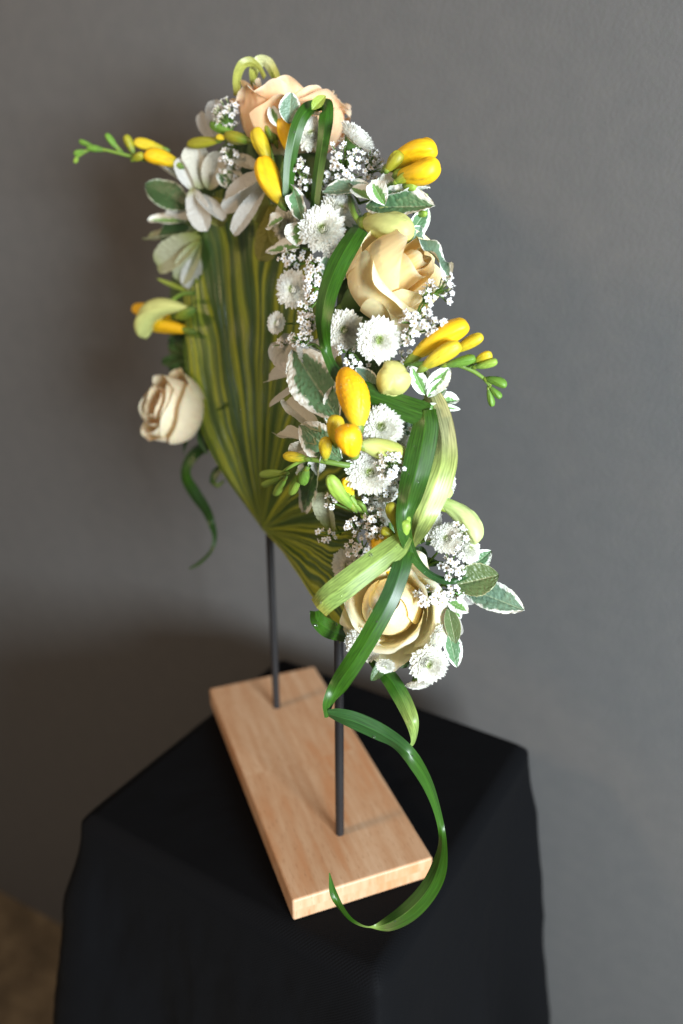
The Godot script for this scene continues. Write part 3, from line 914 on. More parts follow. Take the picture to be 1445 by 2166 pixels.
	statice("statice sprig under the cream peach rose beside yellow buds", Vector3(0.0547, 1.6407, -0.7307), [[Vector3(0.0628, 1.6719, -0.6889), Vector3(0.0158, 0.0064, 0.0066), 16, Vector3(0.0963, 0.6338, 0.7675)], [Vector3(0.0577, 1.658, -0.6789), Vector3(0.0071, 0.0071, 0.0055), 9, Vector3(-0.0994, 0.2939, 0.9506)], [Vector3(0.0781, 1.6642, -0.681), Vector3(0.0126, 0.0085, 0.0073), 16, Vector3(0.2857, 0.2818, 0.9159)]], 0.0035, 8)
	statice("cluster of statice beside the pale horizontal bud", Vector3(0.0501, 1.5226, -0.6829), [[Vector3(0.0409, 1.5565, -0.6448), Vector3(0.0136, 0.0111, 0.009), 32, Vector3(-0.0987, 0.4764, 0.8737)], [Vector3(0.052, 1.5415, -0.6565), Vector3(0.0066, 0.0114, 0.0081), 12, Vector3(0.1948, 0.2888, 0.9374)]], 0.0031, 9)
	statice("statice sprig under the small green buds near the dark blade", Vector3(0.0467, 1.4682, -0.6787), [[Vector3(0.03, 1.5011, -0.6526), Vector3(0.0108, 0.018, 0.0128), 30, Vector3(-0.1918, 0.5519, 0.8115)], [Vector3(0.038, 1.525, -0.6542), Vector3(0.0058, 0.0056, 0.0044), 7, Vector3(-0.001, 0.1075, 0.9942)]], 0.0032, 10)
	statice("loose statice twig spread over the fan leaf near its foot", Vector3(0.0295, 1.4793, -0.6862), [[Vector3(-0.0094, 1.5167, -0.6641), Vector3(0.005, 0.0098, 0.0068), 8, Vector3(-0.3645, 0.5242, 0.7696)], [Vector3(-0.0145, 1.4696, -0.693), Vector3(0.0124, 0.0067, 0.0062), 9, Vector3(-0.5527, 0.239, 0.7984)], [Vector3(0.0107, 1.4937, -0.6644), Vector3(0.011, 0.0071, 0.0062), 12, Vector3(-0.2752, 0.6131, 0.7405)]], 0.0032, 11)
	statice("tan statice tuft above the left chrysanthemum of the lowest rose", Vector3(0.0384, 1.4529, -0.6804), [[Vector3(0.0159, 1.4704, -0.6643), Vector3(0.0129, 0.0135, 0.0104), 24, Vector3(-0.2816, 0.5399, 0.7933)]], 0.0033, 12)
	statice("upright statice sprig on the right flank left of the olive leaf", Vector3(0.0767, 1.4502, -0.6659), [[Vector3(0.1004, 1.4911, -0.6392), Vector3(0.0107, 0.0152, 0.0111), 27, Vector3(0.1891, 0.6251, 0.7573)], [Vector3(0.0964, 1.4681, -0.6303), Vector3(0.0107, 0.0136, 0.0101), 24, Vector3(0.0987, 0.2933, 0.9509)]], 0.0032, 13)
	statice("statice sprig under the curled dark blade tip beside the rose", Vector3(0.0766, 1.4385, -0.6605), [[Vector3(0.0766, 1.4449, -0.6202), Vector3(0.0131, 0.0097, 0.0081), 20, Vector3(-0.0007, 0.2004, 0.9797)], [Vector3(0.0996, 1.4458, -0.6243), Vector3(0.0091, 0.0076, 0.0062), 12, Vector3(0.2816, 0.1914, 0.9403)]], 0.0032, 14)
	statice("sparse statice twig between two chrysanthemums below the curved blade", Vector3(0.0203, 1.6234, -0.713), [[Vector3(0.0048, 1.6402, -0.7031), Vector3(0.009, 0.0068, 0.0056), 8, Vector3(-0.0983, 0.1998, 0.9749)], [Vector3(0.0096, 1.6331, -0.6975), Vector3(0.0074, 0.0066, 0.0052), 5, Vector3(-0.0963, 0.1073, 0.9895)]], 0.0028, 15)
	statice("statice clump hidden behind the fold of the dark blade", Vector3(0.0548, 1.5487, -0.6986), [[Vector3(0.0553, 1.567, -0.6834), Vector3(0.0067, 0.0151, 0.0103), 16, Vector3(0, 0.3887, 0.9214)]], 0.0031, 16)
	spray("freesia_spray", "freesia spray reaching far left with green buds and one yellow bud", "freesia", [[[Vector3(-0.1522, 1.7835, -0.9779), Vector3(-0.1822, 1.7947, -0.9747), Vector3(-0.216, 1.7968, -0.9872), Vector3(-0.2462, 1.8033, -0.995), Vector3(-0.268, 1.8083, -0.9997), Vector3(-0.2847, 1.8118, -1.0038)], 0.0031, 0.0012], [[Vector3(-0.2423, 1.8028, -0.994), Vector3(-0.2506, 1.813, -0.9957)], 0.0016, 0.0011], [[Vector3(-0.2763, 1.8098, -1.0015), Vector3(-0.2881, 1.805, -1.0033), Vector3(-0.2953, 1.8012, -1.0042)], 0.0016, 0.0011]], [
		[Vector3(-0.1706, 1.7898, -0.9602), Vector3(-0.2153, 1.8015, -0.9813), 0.0094, OLIVE, YELLOW, Vector3(0, 0.0019, -0.0008), 0.36],
		[Vector3(-0.1908, 1.8063, -0.9865), Vector3(-0.2296, 1.8153, -0.9949), 0.0067, OLIVE, LEMON, Vector3(0, 0, 0), 0.36],
		[Vector3(-0.2296, 1.8008, -0.9908), Vector3(-0.2377, 1.8224, -0.9924), 0.0053, STALK, OLIVE, Vector3(0, 0, 0), 0.36],
		[Vector3(-0.2329, 1.7959, -0.9873), Vector3(-0.2173, 1.8024, -0.9767), 0.0048, GREEN, OLIVE, Vector3(0, 0, 0), 0.36],
		[Vector3(-0.2475, 1.8057, -0.9951), Vector3(-0.2615, 1.8237, -0.9997), 0.0042, STALK, GREEN, Vector3(0, 0, 0), 0.36],
		[Vector3(-0.262, 1.8068, -0.9984), Vector3(-0.2854, 1.8099, -1.0035), 0.0042, STALK, GREEN, Vector3(0, 0, 0), 0.36],
		[Vector3(-0.2762, 1.8108, -1.0016), Vector3(-0.2946, 1.8169, -1.0088), 0.0032, STALK, GREEN, Vector3(0, 0, 0), 0.36],
		[Vector3(-0.2856, 1.807, -1.003), Vector3(-0.3017, 1.8032, -1.0068), 0.0037, STALK, GREEN, Vector3(0, 0, 0), 0.36],
		[Vector3(-0.2962, 1.8021, -1.0043), Vector3(-0.3031, 1.7943, -1.0095), 0.0027, GREEN, LIME, Vector3(0, 0, 0), 0.36],
	], "freesia sprays and buds in the bouquet")
	spray("freesia_spray", "upright freesia buds, large amber one beside the white petals", "freesia", [[[Vector3(-0.0579, 1.7458, -0.8806), Vector3(-0.0623, 1.7681, -0.8851), Vector3(-0.0686, 1.7989, -0.889), Vector3(-0.0744, 1.8249, -0.8969)], 0.0032, 0.0014], [[Vector3(-0.0623, 1.7637, -0.8834), Vector3(-0.0568, 1.7988, -0.8886)], 0.0023, 0.0014]], [
		[Vector3(-0.0531, 1.752, -0.8382), Vector3(-0.0772, 1.7961, -0.8717), 0.0125, LEMON, YELLOW, Vector3(-0.0028, 0, 0), 0.36],
		[Vector3(-0.0687, 1.79, -0.8674), Vector3(-0.0836, 1.8235, -0.883), 0.0085, OLIVE, LEMON, Vector3(0, 0, 0), 0.36],
		[Vector3(-0.0673, 1.8117, -0.8844), Vector3(-0.0769, 1.8432, -0.8908), 0.0065, GREEN, OLIVE, Vector3(0, 0, 0), 0.36],
		[Vector3(-0.0454, 1.7951, -0.8679), Vector3(-0.0548, 1.8343, -0.8747), 0.0101, LEMON, YELLOW, Vector3(0, 0, 0), 0.36],
		[Vector3(-0.0627, 1.8073, -0.8828), Vector3(-0.0699, 1.8396, -0.8941), 0.0056, STALK, GREEN, Vector3(0, 0, 0), 0.36],
	], "freesia sprays and buds in the bouquet")
	spray("freesia_spray", "pair of plump yellow freesia flowers beside the top statice clump", "freesia", [[[Vector3(0.0363, 1.7687, -0.8407), Vector3(0.0421, 1.7793, -0.8245), Vector3(0.0482, 1.7854, -0.816)], 0.003, 0.0022]], [
		[Vector3(0.0397, 1.7847, -0.8034), Vector3(0.0835, 1.8036, -0.7774), 0.0117, LEMON, YELLOW, Vector3(0, 0.004, -0.0017), 0.36],
		[Vector3(0.0483, 1.7808, -0.7818), Vector3(0.084, 1.7884, -0.7543), 0.0116, LEMON, YELLOW, Vector3(0, -0.0024, 0.001), 0.36],
		[Vector3(0.04, 1.7836, -0.7839), Vector3(0.0541, 1.8, -0.7816), 0.0065, OLIVE, OLIVE, Vector3(0, 0, 0), 0.36],
		[Vector3(0.0467, 1.7747, -0.7728), Vector3(0.0658, 1.7847, -0.7663), 0.0056, GREEN, OLIVE, Vector3(0, 0, 0), 0.36],
		[Vector3(0.0527, 1.7746, -0.7815), Vector3(0.0661, 1.7721, -0.7649), 0.0047, GREEN, LIME, Vector3(0, 0, 0), 0.36],
	], "freesia sprays and buds in the bouquet")
	spray("freesia_spray", "freesia spray pointing right with yellow buds and a drooping green tip", "freesia", [[[Vector3(0.0496, 1.6275, -0.7131), Vector3(0.0748, 1.6314, -0.6949), Vector3(0.0959, 1.6335, -0.6852), Vector3(0.1099, 1.6291, -0.6832), Vector3(0.12, 1.6231, -0.6808), Vector3(0.128, 1.6168, -0.6781)], 0.0032, 0.0012], [[Vector3(0.1079, 1.6298, -0.6836), Vector3(0.1153, 1.6373, -0.6825)], 0.0016, 0.0012], [[Vector3(0.12, 1.6231, -0.6808), Vector3(0.1282, 1.6139, -0.678)], 0.0012, 0.0008]], [
		[Vector3(0.0562, 1.6363, -0.6825), Vector3(0.1048, 1.669, -0.6773), 0.01, LEMON, YELLOW, Vector3(0, 0.0022, -0.0009), 0.36],
		[Vector3(0.0642, 1.6327, -0.663), Vector3(0.097, 1.6556, -0.6609), 0.0076, OLIVE, LEMON, Vector3(0, 0.0011, -0.0005), 0.36],
		[Vector3(0.0916, 1.6421, -0.6866), Vector3(0.1181, 1.6586, -0.6787), 0.0056, OLIVE, LEMON, Vector3(0, 0, 0), 0.36],
		[Vector3(0.0853, 1.6327, -0.6802), Vector3(0.1124, 1.6409, -0.675), 0.0048, STALK, GREEN, Vector3(0, 0, 0), 0.36],
		[Vector3(0.1109, 1.6356, -0.6792), Vector3(0.1253, 1.6448, -0.6735), 0.0048, GREEN, LEMON, Vector3(0, 0, 0), 0.36],
		[Vector3(0.1105, 1.6325, -0.675), Vector3(0.1292, 1.6398, -0.6672), 0.004, STALK, LIME, Vector3(0, 0, 0), 0.36],
		[Vector3(0.1208, 1.6223, -0.6806), Vector3(0.1392, 1.6183, -0.6703), 0.0044, STALK, GREEN, Vector3(0, 0.0011, -0.0005), 0.36],
		[Vector3(0.1257, 1.6162, -0.6789), Vector3(0.1359, 1.6069, -0.6734), 0.0032, STALK, GREEN, Vector3(0, 0, 0), 0.36],
		[Vector3(0.125, 1.6153, -0.6791), Vector3(0.1296, 1.5988, -0.6757), 0.0032, STALK, GREEN, Vector3(0, 0, 0), 0.36],
	], "freesia sprays and buds in the bouquet")
	spray("freesia_spray", "freesia spray at the centre with a large dewy orange bud", "freesia", [[[Vector3(0.0337, 1.5386, -0.7017), Vector3(0.0114, 1.5501, -0.6631), Vector3(-0.009, 1.5552, -0.6574), Vector3(-0.0254, 1.5555, -0.6641), Vector3(-0.0346, 1.5525, -0.6693), Vector3(-0.0468, 1.5437, -0.6756), Vector3(-0.0575, 1.5274, -0.7016)], 0.0032, 0.0012], [[Vector3(-0.0275, 1.5495, -0.6652), Vector3(-0.0344, 1.5349, -0.6751)], 0.0016, 0.0012]], [
		[Vector3(0.015, 1.5838, -0.6508), Vector3(0.0026, 1.6331, -0.6776), 0.0139, LEMON, Color(0.88, 0.45, 0.005), Vector3(0.0028, 0.0012, 0.0029), 0.58, 60],
		[Vector3(-0.0039, 1.5733, -0.6451), Vector3(-0.0054, 1.6003, -0.6462), 0.008, OLIVE, LEMON, Vector3(0, 0, 0), 0.4, 8],
		[Vector3(0.0114, 1.5723, -0.6203), Vector3(0.0023, 1.6004, -0.6101), 0.0112, YELLOW, Color(0.88, 0.45, 0.005), Vector3(0, 0, 0), 0.34, 22],
		[Vector3(-0.0136, 1.56, -0.6476), Vector3(-0.0125, 1.5821, -0.6436), 0.0061, OLIVE, LEMON, Vector3(0, 0, 0), 0.4, 6],
		[Vector3(-0.0273, 1.5565, -0.6614), Vector3(-0.0504, 1.5523, -0.6838), 0.0053, GREEN, LEMON, Vector3(0, 0, 0), 0.36],
		[Vector3(-0.0469, 1.5391, -0.6759), Vector3(-0.0815, 1.5016, -0.7731), 0.0046, LIME, LIME, Vector3(0, 0, 0), 0.36],
		[Vector3(-0.0522, 1.5308, -0.6888), Vector3(-0.0814, 1.4855, -0.7858), 0.0038, GREEN, LIME, Vector3(0, 0, 0), 0.36],
		[Vector3(-0.0491, 1.5336, -0.6811), Vector3(-0.0671, 1.4836, -0.7638), 0.0042, GREEN, LIME, Vector3(0, 0, 0), 0.36],
		[Vector3(-0.0294, 1.5498, -0.6608), Vector3(-0.0347, 1.5288, -0.677), 0.0053, STALK, GREEN, Vector3(0, 0, 0), 0.36],
		[Vector3(-0.0356, 1.542, -0.6679), Vector3(-0.0477, 1.5033, -0.7166), 0.0046, GREEN, LIME, Vector3(0, 0, 0), 0.36],
	], "freesia sprays and buds in the bouquet")
	spray("freesia_spray", "short light green freesia buds below the middle chrysanthemum", "freesia", [[[Vector3(0.0337, 1.4849, -0.6841), Vector3(0.0177, 1.5092, -0.6601), Vector3(0.0072, 1.5244, -0.6558)], 0.0033, 0.0025], [[Vector3(0.0223, 1.4961, -0.6695), Vector3(0.0188, 1.5163, -0.654), Vector3(0.0094, 1.5179, -0.661)], 0.0025, 0.0017]], [
		[Vector3(0.0122, 1.5114, -0.6551), Vector3(-0.0109, 1.5466, -0.648), 0.0071, GREEN, LIME, Vector3(-0.0017, 0, 0), 0.4, 5],
		[Vector3(0.0106, 1.5221, -0.6594), Vector3(0.0023, 1.5406, -0.6571), 0.005, LEMON, YELLOW, Vector3(0, 0, 0), 0.36],
		[Vector3(0.0073, 1.5098, -0.6643), Vector3(0.0031, 1.5288, -0.6561), 0.0059, GREEN, LIME, Vector3(0, 0, 0), 0.36],
		[Vector3(0.0207, 1.5016, -0.6589), Vector3(0.0081, 1.5189, -0.6563), 0.0038, GREEN, LIME, Vector3(0.0034, 0.0031, -0.0013), 0.36],
	], "freesia sprays and buds in the bouquet")
	spray("freesia_spray", "cluster of green freesia buds where the grass blades cross above the rose", "freesia", [[[Vector3(0.0588, 1.4615, -0.6627), Vector3(0.0505, 1.4887, -0.6448), Vector3(0.0459, 1.505, -0.6435)], 0.0029, 0.0021]], [
		[Vector3(0.0485, 1.5008, -0.6379), Vector3(0.0414, 1.5265, -0.6354), 0.0062, GREEN, OLIVE, Vector3(0, 0, 0), 0.36],
		[Vector3(0.0483, 1.4986, -0.6329), Vector3(0.0556, 1.5174, -0.63), 0.0054, GREEN, LIME, Vector3(0, 0, 0), 0.36],
		[Vector3(0.0467, 1.4963, -0.6331), Vector3(0.0338, 1.5018, -0.6358), 0.0046, GREEN, OLIVE, Vector3(0, 0, 0), 0.36],
		[Vector3(0.0496, 1.4904, -0.6314), Vector3(0.0544, 1.5148, -0.6239), 0.0058, LIME, LIME, Vector3(0, 0, 0), 0.36],
	], "freesia sprays and buds in the bouquet")
	spray("freesia_flower", "yellow freesia flower mostly covered by the light green strap above the rose", "freesia", [[[Vector3(0.0561, 1.4521, -0.6819), Vector3(0.0504, 1.4645, -0.6665)], 0.0025, 0.0021]], [
		[Vector3(0.0521, 1.4431, -0.6519), Vector3(0.0329, 1.4835, -0.6662), 0.0126, YELLOW, YELLOW, Vector3(0, 0, 0), 0.36],
	], "freesia sprays and buds in the bouquet")
	spray("freesia_flower", "yellow freesia pair blurred at the far left edge", "freesia", [[[Vector3(-0.172, 1.6122, -0.9921), Vector3(-0.1993, 1.6137, -1.017)], 0.0033, 0.0027]], [
		[Vector3(-0.1724, 1.6114, -0.9594), Vector3(-0.2546, 1.6134, -1.0339), 0.0105, YELLOW, YELLOW, Vector3(0, 0, 0), 0.36],
		[Vector3(-0.197, 1.6199, -1.0072), Vector3(-0.2646, 1.624, -1.0558), 0.0096, YELLOW, YELLOW, Vector3(0, 0, 0), 0.36],
	], "freesia sprays and buds in the bouquet")
	spray("pale_bud", "pale green curved bud drooping over the blurred yellow freesia", "bud", [[[Vector3(-0.1682, 1.6555, -0.9604), Vector3(-0.1848, 1.6532, -0.9701), Vector3(-0.2027, 1.642, -0.9806)], 0.0027, 0.0022]], [
		[Vector3(-0.1706, 1.6378, -0.9537), Vector3(-0.246, 1.5999, -1.0109), 0.0149, PALE, PALE, Vector3(-0.0121, 0.0142, -0.006), 0.3],
	], "freesia sprays and buds in the bouquet")
	spray("pale_bud", "pale green pointed bud lying above the cream peach rose", "bud", [[[Vector3(0.009, 1.7604, -0.8363), Vector3(0.012, 1.7496, -0.7932), Vector3(0.017, 1.742, -0.7835)], 0.0031, 0.0026]], [
		[Vector3(0.0179, 1.742, -0.783), Vector3(0.0622, 1.7356, -0.7435), 0.0142, Color(0.50, 0.52, 0.17), PALE, Vector3(0, 0.0008, -0.0003), 0.42, 10],
		[Vector3(0.0217, 1.7461, -0.7977), Vector3(0.0491, 1.7519, -0.7837), 0.0069, PALE, PALE, Vector3(0, 0, 0), 0.36],
	], "freesia sprays and buds in the bouquet")
	spray("pale_bud", "round pale yellow green bud seen end on under the chrysanthemums", "bud", [[[Vector3(0.0486, 1.5996, -0.7216), Vector3(0.0455, 1.6141, -0.695)], 0.0032, 0.0028]], [
		[Vector3(0.0444, 1.6043, -0.7172), Vector3(0.0443, 1.629, -0.6672), 0.016, Color(0.40, 0.46, 0.12), Color(0.55, 0.54, 0.18), Vector3(0, 0, 0), 0.34, 12],
		[Vector3(0.0389, 1.6109, -0.703), Vector3(0.0477, 1.6124, -0.6787), 0.0096, LIME, PALE, Vector3(0, 0, 0), 0.36],
	], "freesia sprays and buds in the bouquet")
	spray("pale_bud", "pale green horizontal bud right of the small orange bud", "bud", [[[Vector3(0.0592, 1.542, -0.6982), Vector3(0.0491, 1.5535, -0.6779)], 0.0028, 0.0024]], [
		[Vector3(0.012, 1.5732, -0.6543), Vector3(0.0575, 1.5569, -0.6593), 0.0108, PALE, Color(0.42, 0.47, 0.11), Vector3(0, 0.0022, -0.0009), 0.4, 6],
	], "freesia sprays and buds in the bouquet")
	spray("trumpet_flower", "light green tubular flower curving down on the right flank", "flower", [[[Vector3(0.0737, 1.5059, -0.7017), Vector3(0.0814, 1.5183, -0.6751)], 0.0029, 0.0025]], [
		[Vector3(0.0786, 1.5211, -0.6613), Vector3(0.1195, 1.4881, -0.6395), 0.0103, Color(0.40, 0.55, 0.15), Color(0.52, 0.62, 0.25), Vector3(0.0049, 0.0045, -0.0019), 0.3],
		[Vector3(0.0848, 1.5147, -0.666), Vector3(0.095, 1.5286, -0.6625), 0.0062, Color(0.40, 0.55, 0.15), Color(0.48, 0.6, 0.2), Vector3(0, 0, 0), 0.36],
	], "freesia sprays and buds in the bouquet")
	sprig("white_freesia", "open white freesia hanging beside the amber bud", "freesia", [[Vector3(-0.0646, 1.7674, -0.9173), Vector3(-0.0726, 1.7768, -0.8981)]], [
		[Vector3(-0.0718, 1.7823, -0.8788), Vector3(-0.1183, 1.7547, -0.9132), Vector3(-0.3013, 0.7804, 0.5479), 0.0293, "petal_white", 0.25, 0.06, 0],
		[Vector3(-0.0739, 1.7717, -0.8832), Vector3(-0.1113, 1.7232, -0.9065), Vector3(-0.589, 0.1261, 0.7982), 0.0219, "petal_white", 0.2, 0.05, 0],
		[Vector3(-0.0801, 1.7768, -0.9007), Vector3(-0.1237, 1.7473, -0.9358), Vector3(-0.4235, -0.1975, 0.8841), 0.0194, "petal_white", 0.2, 0.08, 0],
		[Vector3(-0.0836, 1.7858, -0.9061), Vector3(-0.11, 1.795, -0.9285), Vector3(-0.1036, 0.8137, 0.572), 0.0185, "petal_cream", 0.2, 0.1, 0],
		[Vector3(-0.078, 1.7678, -0.9011), Vector3(-0.0866, 1.7357, -0.8999), Vector3(-0.1931, 0.1973, 0.9611), 0.0195, "petal_olive", 0.2, 0.05, 0],
	], "white freesias in the bouquet", "petal", 0)
	sprig("white_freesia", "blurred white freesia with spread petals at the upper left", "freesia", [[Vector3(-0.1264, 1.7858, -0.9821), Vector3(-0.1535, 1.7689, -0.9798)]], [
		[Vector3(-0.1613, 1.7657, -0.9678), Vector3(-0.2134, 1.7948, -0.9816), Vector3(0.2103, 0.9652, 0.1556), 0.0188, "petal_white", 0.3, 0.06, 0],
		[Vector3(-0.1613, 1.7647, -0.9675), Vector3(-0.1739, 1.7992, -0.9597), Vector3(-0.5178, 0.5152, 0.683), 0.0189, "petal_white", 0.3, 0.05, 0],
		[Vector3(-0.1645, 1.7667, -0.9656), Vector3(-0.1443, 1.7243, -0.9334), Vector3(-0.1931, 0.1973, 0.9611), 0.0271, "petal_white", 0.25, 0.02, 0],
		[Vector3(-0.1596, 1.7619, -0.9653), Vector3(-0.1257, 1.7337, -0.9216), Vector3(0.3987, 0.5301, 0.7483), 0.0209, "petal_white", 0.25, 0.04, 0],
		[Vector3(-0.1554, 1.7665, -0.9739), Vector3(-0.1546, 1.8133, -0.967), Vector3(-0.0987, 0.4764, 0.8737), 0.0337, "petal_cream", 0.3, 0.06, 0],
		[Vector3(-0.1466, 1.7666, -0.9681), Vector3(-0.1267, 1.8046, -0.9536), Vector3(0.1955, 0.4686, 0.8615), 0.0262, "petal_cream", 0.3, 0.06, 0],
		[Vector3(-0.1479, 1.7567, -0.9719), Vector3(-0.1305, 1.7282, -0.9475), Vector3(0.1948, 0.2888, 0.9374), 0.0296, "petal_olive", 0.3, 0, 0],
	], "white freesias in the bouquet", "petal", 0)
	sprig("white_freesia", "pale beige petals rising behind the beige statice clump", "freesia", [[Vector3(-0.119, 1.8097, -0.976), Vector3(-0.1271, 1.8187, -0.9632)]], [
		[Vector3(-0.1275, 1.8141, -0.9636), Vector3(-0.1316, 1.8546, -0.9678), Vector3(-0.3411, 0.5654, 0.751), 0.0235, "petal_white", 0.3, 0.1, 0],
		[Vector3(-0.1361, 1.8143, -0.9707), Vector3(-0.1505, 1.8436, -0.9804), Vector3(-0.6874, 0.4811, 0.544), 0.0175, "petal_white", 0.3, 0.05, 0],
	], "white freesias in the bouquet", "petal", 0)
	sprig("green_white_flower", "blurred greenish white flower on the left edge above the yellow pair", "flower", [[Vector3(-0.1627, 1.7085, -1.0119), Vector3(-0.1687, 1.7147, -1)]], [
		[Vector3(-0.1603, 1.7209, -0.9844), Vector3(-0.2314, 1.6987, -1.0353), Vector3(-0.1934, 0.9521, 0.2369), 0.0304, "petal_green", 0.3, 0.12, 0],
		[Vector3(-0.1588, 1.7166, -0.9733), Vector3(-0.214, 1.68, -1.0176), Vector3(-0.3987, 0.166, 0.9019), 0.0355, "petal_green", 0.3, 0.1, 0],
		[Vector3(-0.1591, 1.7115, -0.9728), Vector3(-0.1899, 1.6651, -1.0036), Vector3(-0.2074, 0.0764, 0.9753), 0.0269, "petal_green", 0.3, 0.08, 0],
		[Vector3(-0.165, 1.6949, -0.9853), Vector3(-0.1814, 1.6568, -0.9996), Vector3(-0.0008, 0.1795, 0.9838), 0.0253, "petal_white", 0.2, 0.08, 0],
		[Vector3(-0.1751, 1.65, -0.9928), Vector3(-0.226, 1.6565, -1.0379), Vector3(-0.1934, 0.9521, 0.2369), 0.009, "sepal", 0.2, 0.1, 0],
	], "", "petal", 0)
	sprig("white_freesia", "white flower partly behind the big white edged leaf, one pointed petal showing", "freesia", [[Vector3(-0.0094, 1.5979, -0.729), Vector3(-0.0223, 1.6099, -0.7342)]], [
		[Vector3(-0.0327, 1.6169, -0.727), Vector3(-0.0743, 1.597, -0.7885), Vector3(-0.1976, 0.7154, 0.6702), 0.0223, "petal_white", 0.35, -0.05, 0],
		[Vector3(-0.0306, 1.612, -0.7258), Vector3(-0.0636, 1.5745, -0.7593), Vector3(-0.5256, 0.677, 0.5153), 0.0103, "petal_white", 0.3, 0.1, 0],
		[Vector3(-0.0357, 1.608, -0.7426), Vector3(-0.0576, 1.6264, -0.8043), Vector3(-0.3141, 0.4643, 0.8281), 0.0307, "petal_white", 0.3, 0.1, 0],
		[Vector3(-0.0179, 1.6111, -0.7294), Vector3(-0.0237, 1.6345, -0.7675), Vector3(0.0007, 0.5618, 0.8273), 0.0388, "petal_white", 0.3, 0.12, 0],
		[Vector3(-0.0242, 1.6122, -0.7249), Vector3(-0.0422, 1.6283, -0.7766), Vector3(-0.1918, 0.5519, 0.8115), 0.024, "petal_cream", 0.3, 0.1, 0],
	], "white freesias in the bouquet", "petal", 0)
	sprig("drooping_flower", "long shaded olive petal hanging over the top of the fan leaf", "flower", [[Vector3(-0.0593, 1.7493, -0.9043), Vector3(-0.0684, 1.7498, -0.894)]], [
		[Vector3(-0.0682, 1.7539, -0.8806), Vector3(-0.0849, 1.6987, -0.8807), Vector3(-0.4044, 0.2616, 0.8764), 0.0316, "petal_olive", -0.2, -0.03, 0],
		[Vector3(-0.0649, 1.7539, -0.882), Vector3(-0.0615, 1.7152, -0.8619), Vector3(0.3141, 0.2691, 0.9104), 0.0221, "petal_olive", -0.2, 0, 0],
	], "", "petal", 0)
	sprig("pale_bract", "pale olive bract standing behind the loose statice twig", "flower", [[Vector3(-0.0012, 1.4552, -0.7289), Vector3(-0.0057, 1.4738, -0.7097)]], [
		[Vector3(-0.0093, 1.4681, -0.7092), Vector3(-0.0138, 1.5197, -0.6841), Vector3(-0.4037, 0.4477, 0.7979), 0.0253, "petal_green", 0.3, 0.05, 0],
	], "", "petal", 0)
	sprig("variegated_leaf", "largest white edged leaf, wet, left of the orange bud", "leaf", [[Vector3(0.0034, 1.5761, -0.6969), Vector3(-0.0015, 1.5919, -0.6725)]], [
		[Vector3(-0.0027, 1.5926, -0.6628), Vector3(-0.0453, 1.6329, -0.7539), Vector3(-0.1473, 0.4737, 0.8683), 0.0447, "variegated", 0.1, -0.02, 0.03],
	], "white edged leaves in the bouquet", "leaf", 34)
	sprig("variegated_leaf", "white edged leaf below the largest one, behind olive buds", "leaf", [[Vector3(0.0033, 1.5454, -0.6828), Vector3(-0.0029, 1.5582, -0.665)]], [
		[Vector3(0, 1.558, -0.6568), Vector3(-0.0374, 1.5797, -0.6882), Vector3(-0.148, 0.2923, 0.9448), 0.0307, "variegated", 0.12, -0.03, 0.03],
	], "white edged leaves in the bouquet", "leaf", 10)
	sprig("variegated_leaf", "narrow white edged leaf standing behind the orange bud", "leaf", [[Vector3(0.0013, 1.5636, -0.6944), Vector3(-0.0028, 1.5753, -0.6781)]], [
		[Vector3(-0.004, 1.5793, -0.6694), Vector3(-0.008, 1.6144, -0.6897), Vector3(-0.4061, 0.3565, 0.8414), 0.0179, "variegated", 0.3, -0.05, 0.05],
		[Vector3(-0.009, 1.5797, -0.6778), Vector3(-0.0181, 1.6071, -0.7002), Vector3(-0.53, 0.3313, 0.7806), 0.009, "petal_cream", 0.3, 0.05, 0.02],
	], "white edged leaves in the bouquet", "leaf", 0)
	sprig("variegated_leaf", "white edged leaf hanging point down over the fan leaf", "leaf", [[Vector3(-0.0009, 1.5572, -0.6741), Vector3(-0.013, 1.5583, -0.6586)]], [
		[Vector3(-0.0177, 1.5641, -0.6565), Vector3(-0.0437, 1.4691, -0.7465), Vector3(-0.3602, 0.4564, 0.8136), 0.0338, "variegated", 0.14, -0.05, 0.05],
	], "white edged leaves in the bouquet", "leaf", 3)
	sprig("variegated_bracts", "cream bracts with crinkled edges pointing left over the fan leaf", "leaf", [[Vector3(-0.005, 1.5621, -0.6858), Vector3(-0.0173, 1.5687, -0.6789)]], [
		[Vector3(-0.0171, 1.5773, -0.6721), Vector3(-0.0494, 1.5863, -0.7265), Vector3(-0.2056, 0.8008, 0.5625), 0.0171, "petal_cream", 0.4, 0.08, 0.12],
		[Vector3(-0.0212, 1.5675, -0.6694), Vector3(-0.0633, 1.5589, -0.736), Vector3(-0.0974, 0.8598, 0.5013), 0.0155, "petal_cream", 0.4, -0.05, 0.15],
		[Vector3(-0.0236, 1.5645, -0.6786), Vector3(-0.0433, 1.5511, -0.6925), Vector3(-0.2074, 0.0764, 0.9753), 0.0207, "petal_cream", 0.3, 0.05, 0.1],
		[Vector3(-0.0132, 1.5528, -0.6681), Vector3(-0.0278, 1.5475, -0.6709), Vector3(-0.1016, -0.2404, 0.9654), 0.0164, "petal_white", 0.3, 0.05, 0.1],
	], "white edged leaves in the bouquet", "leaf", 0)
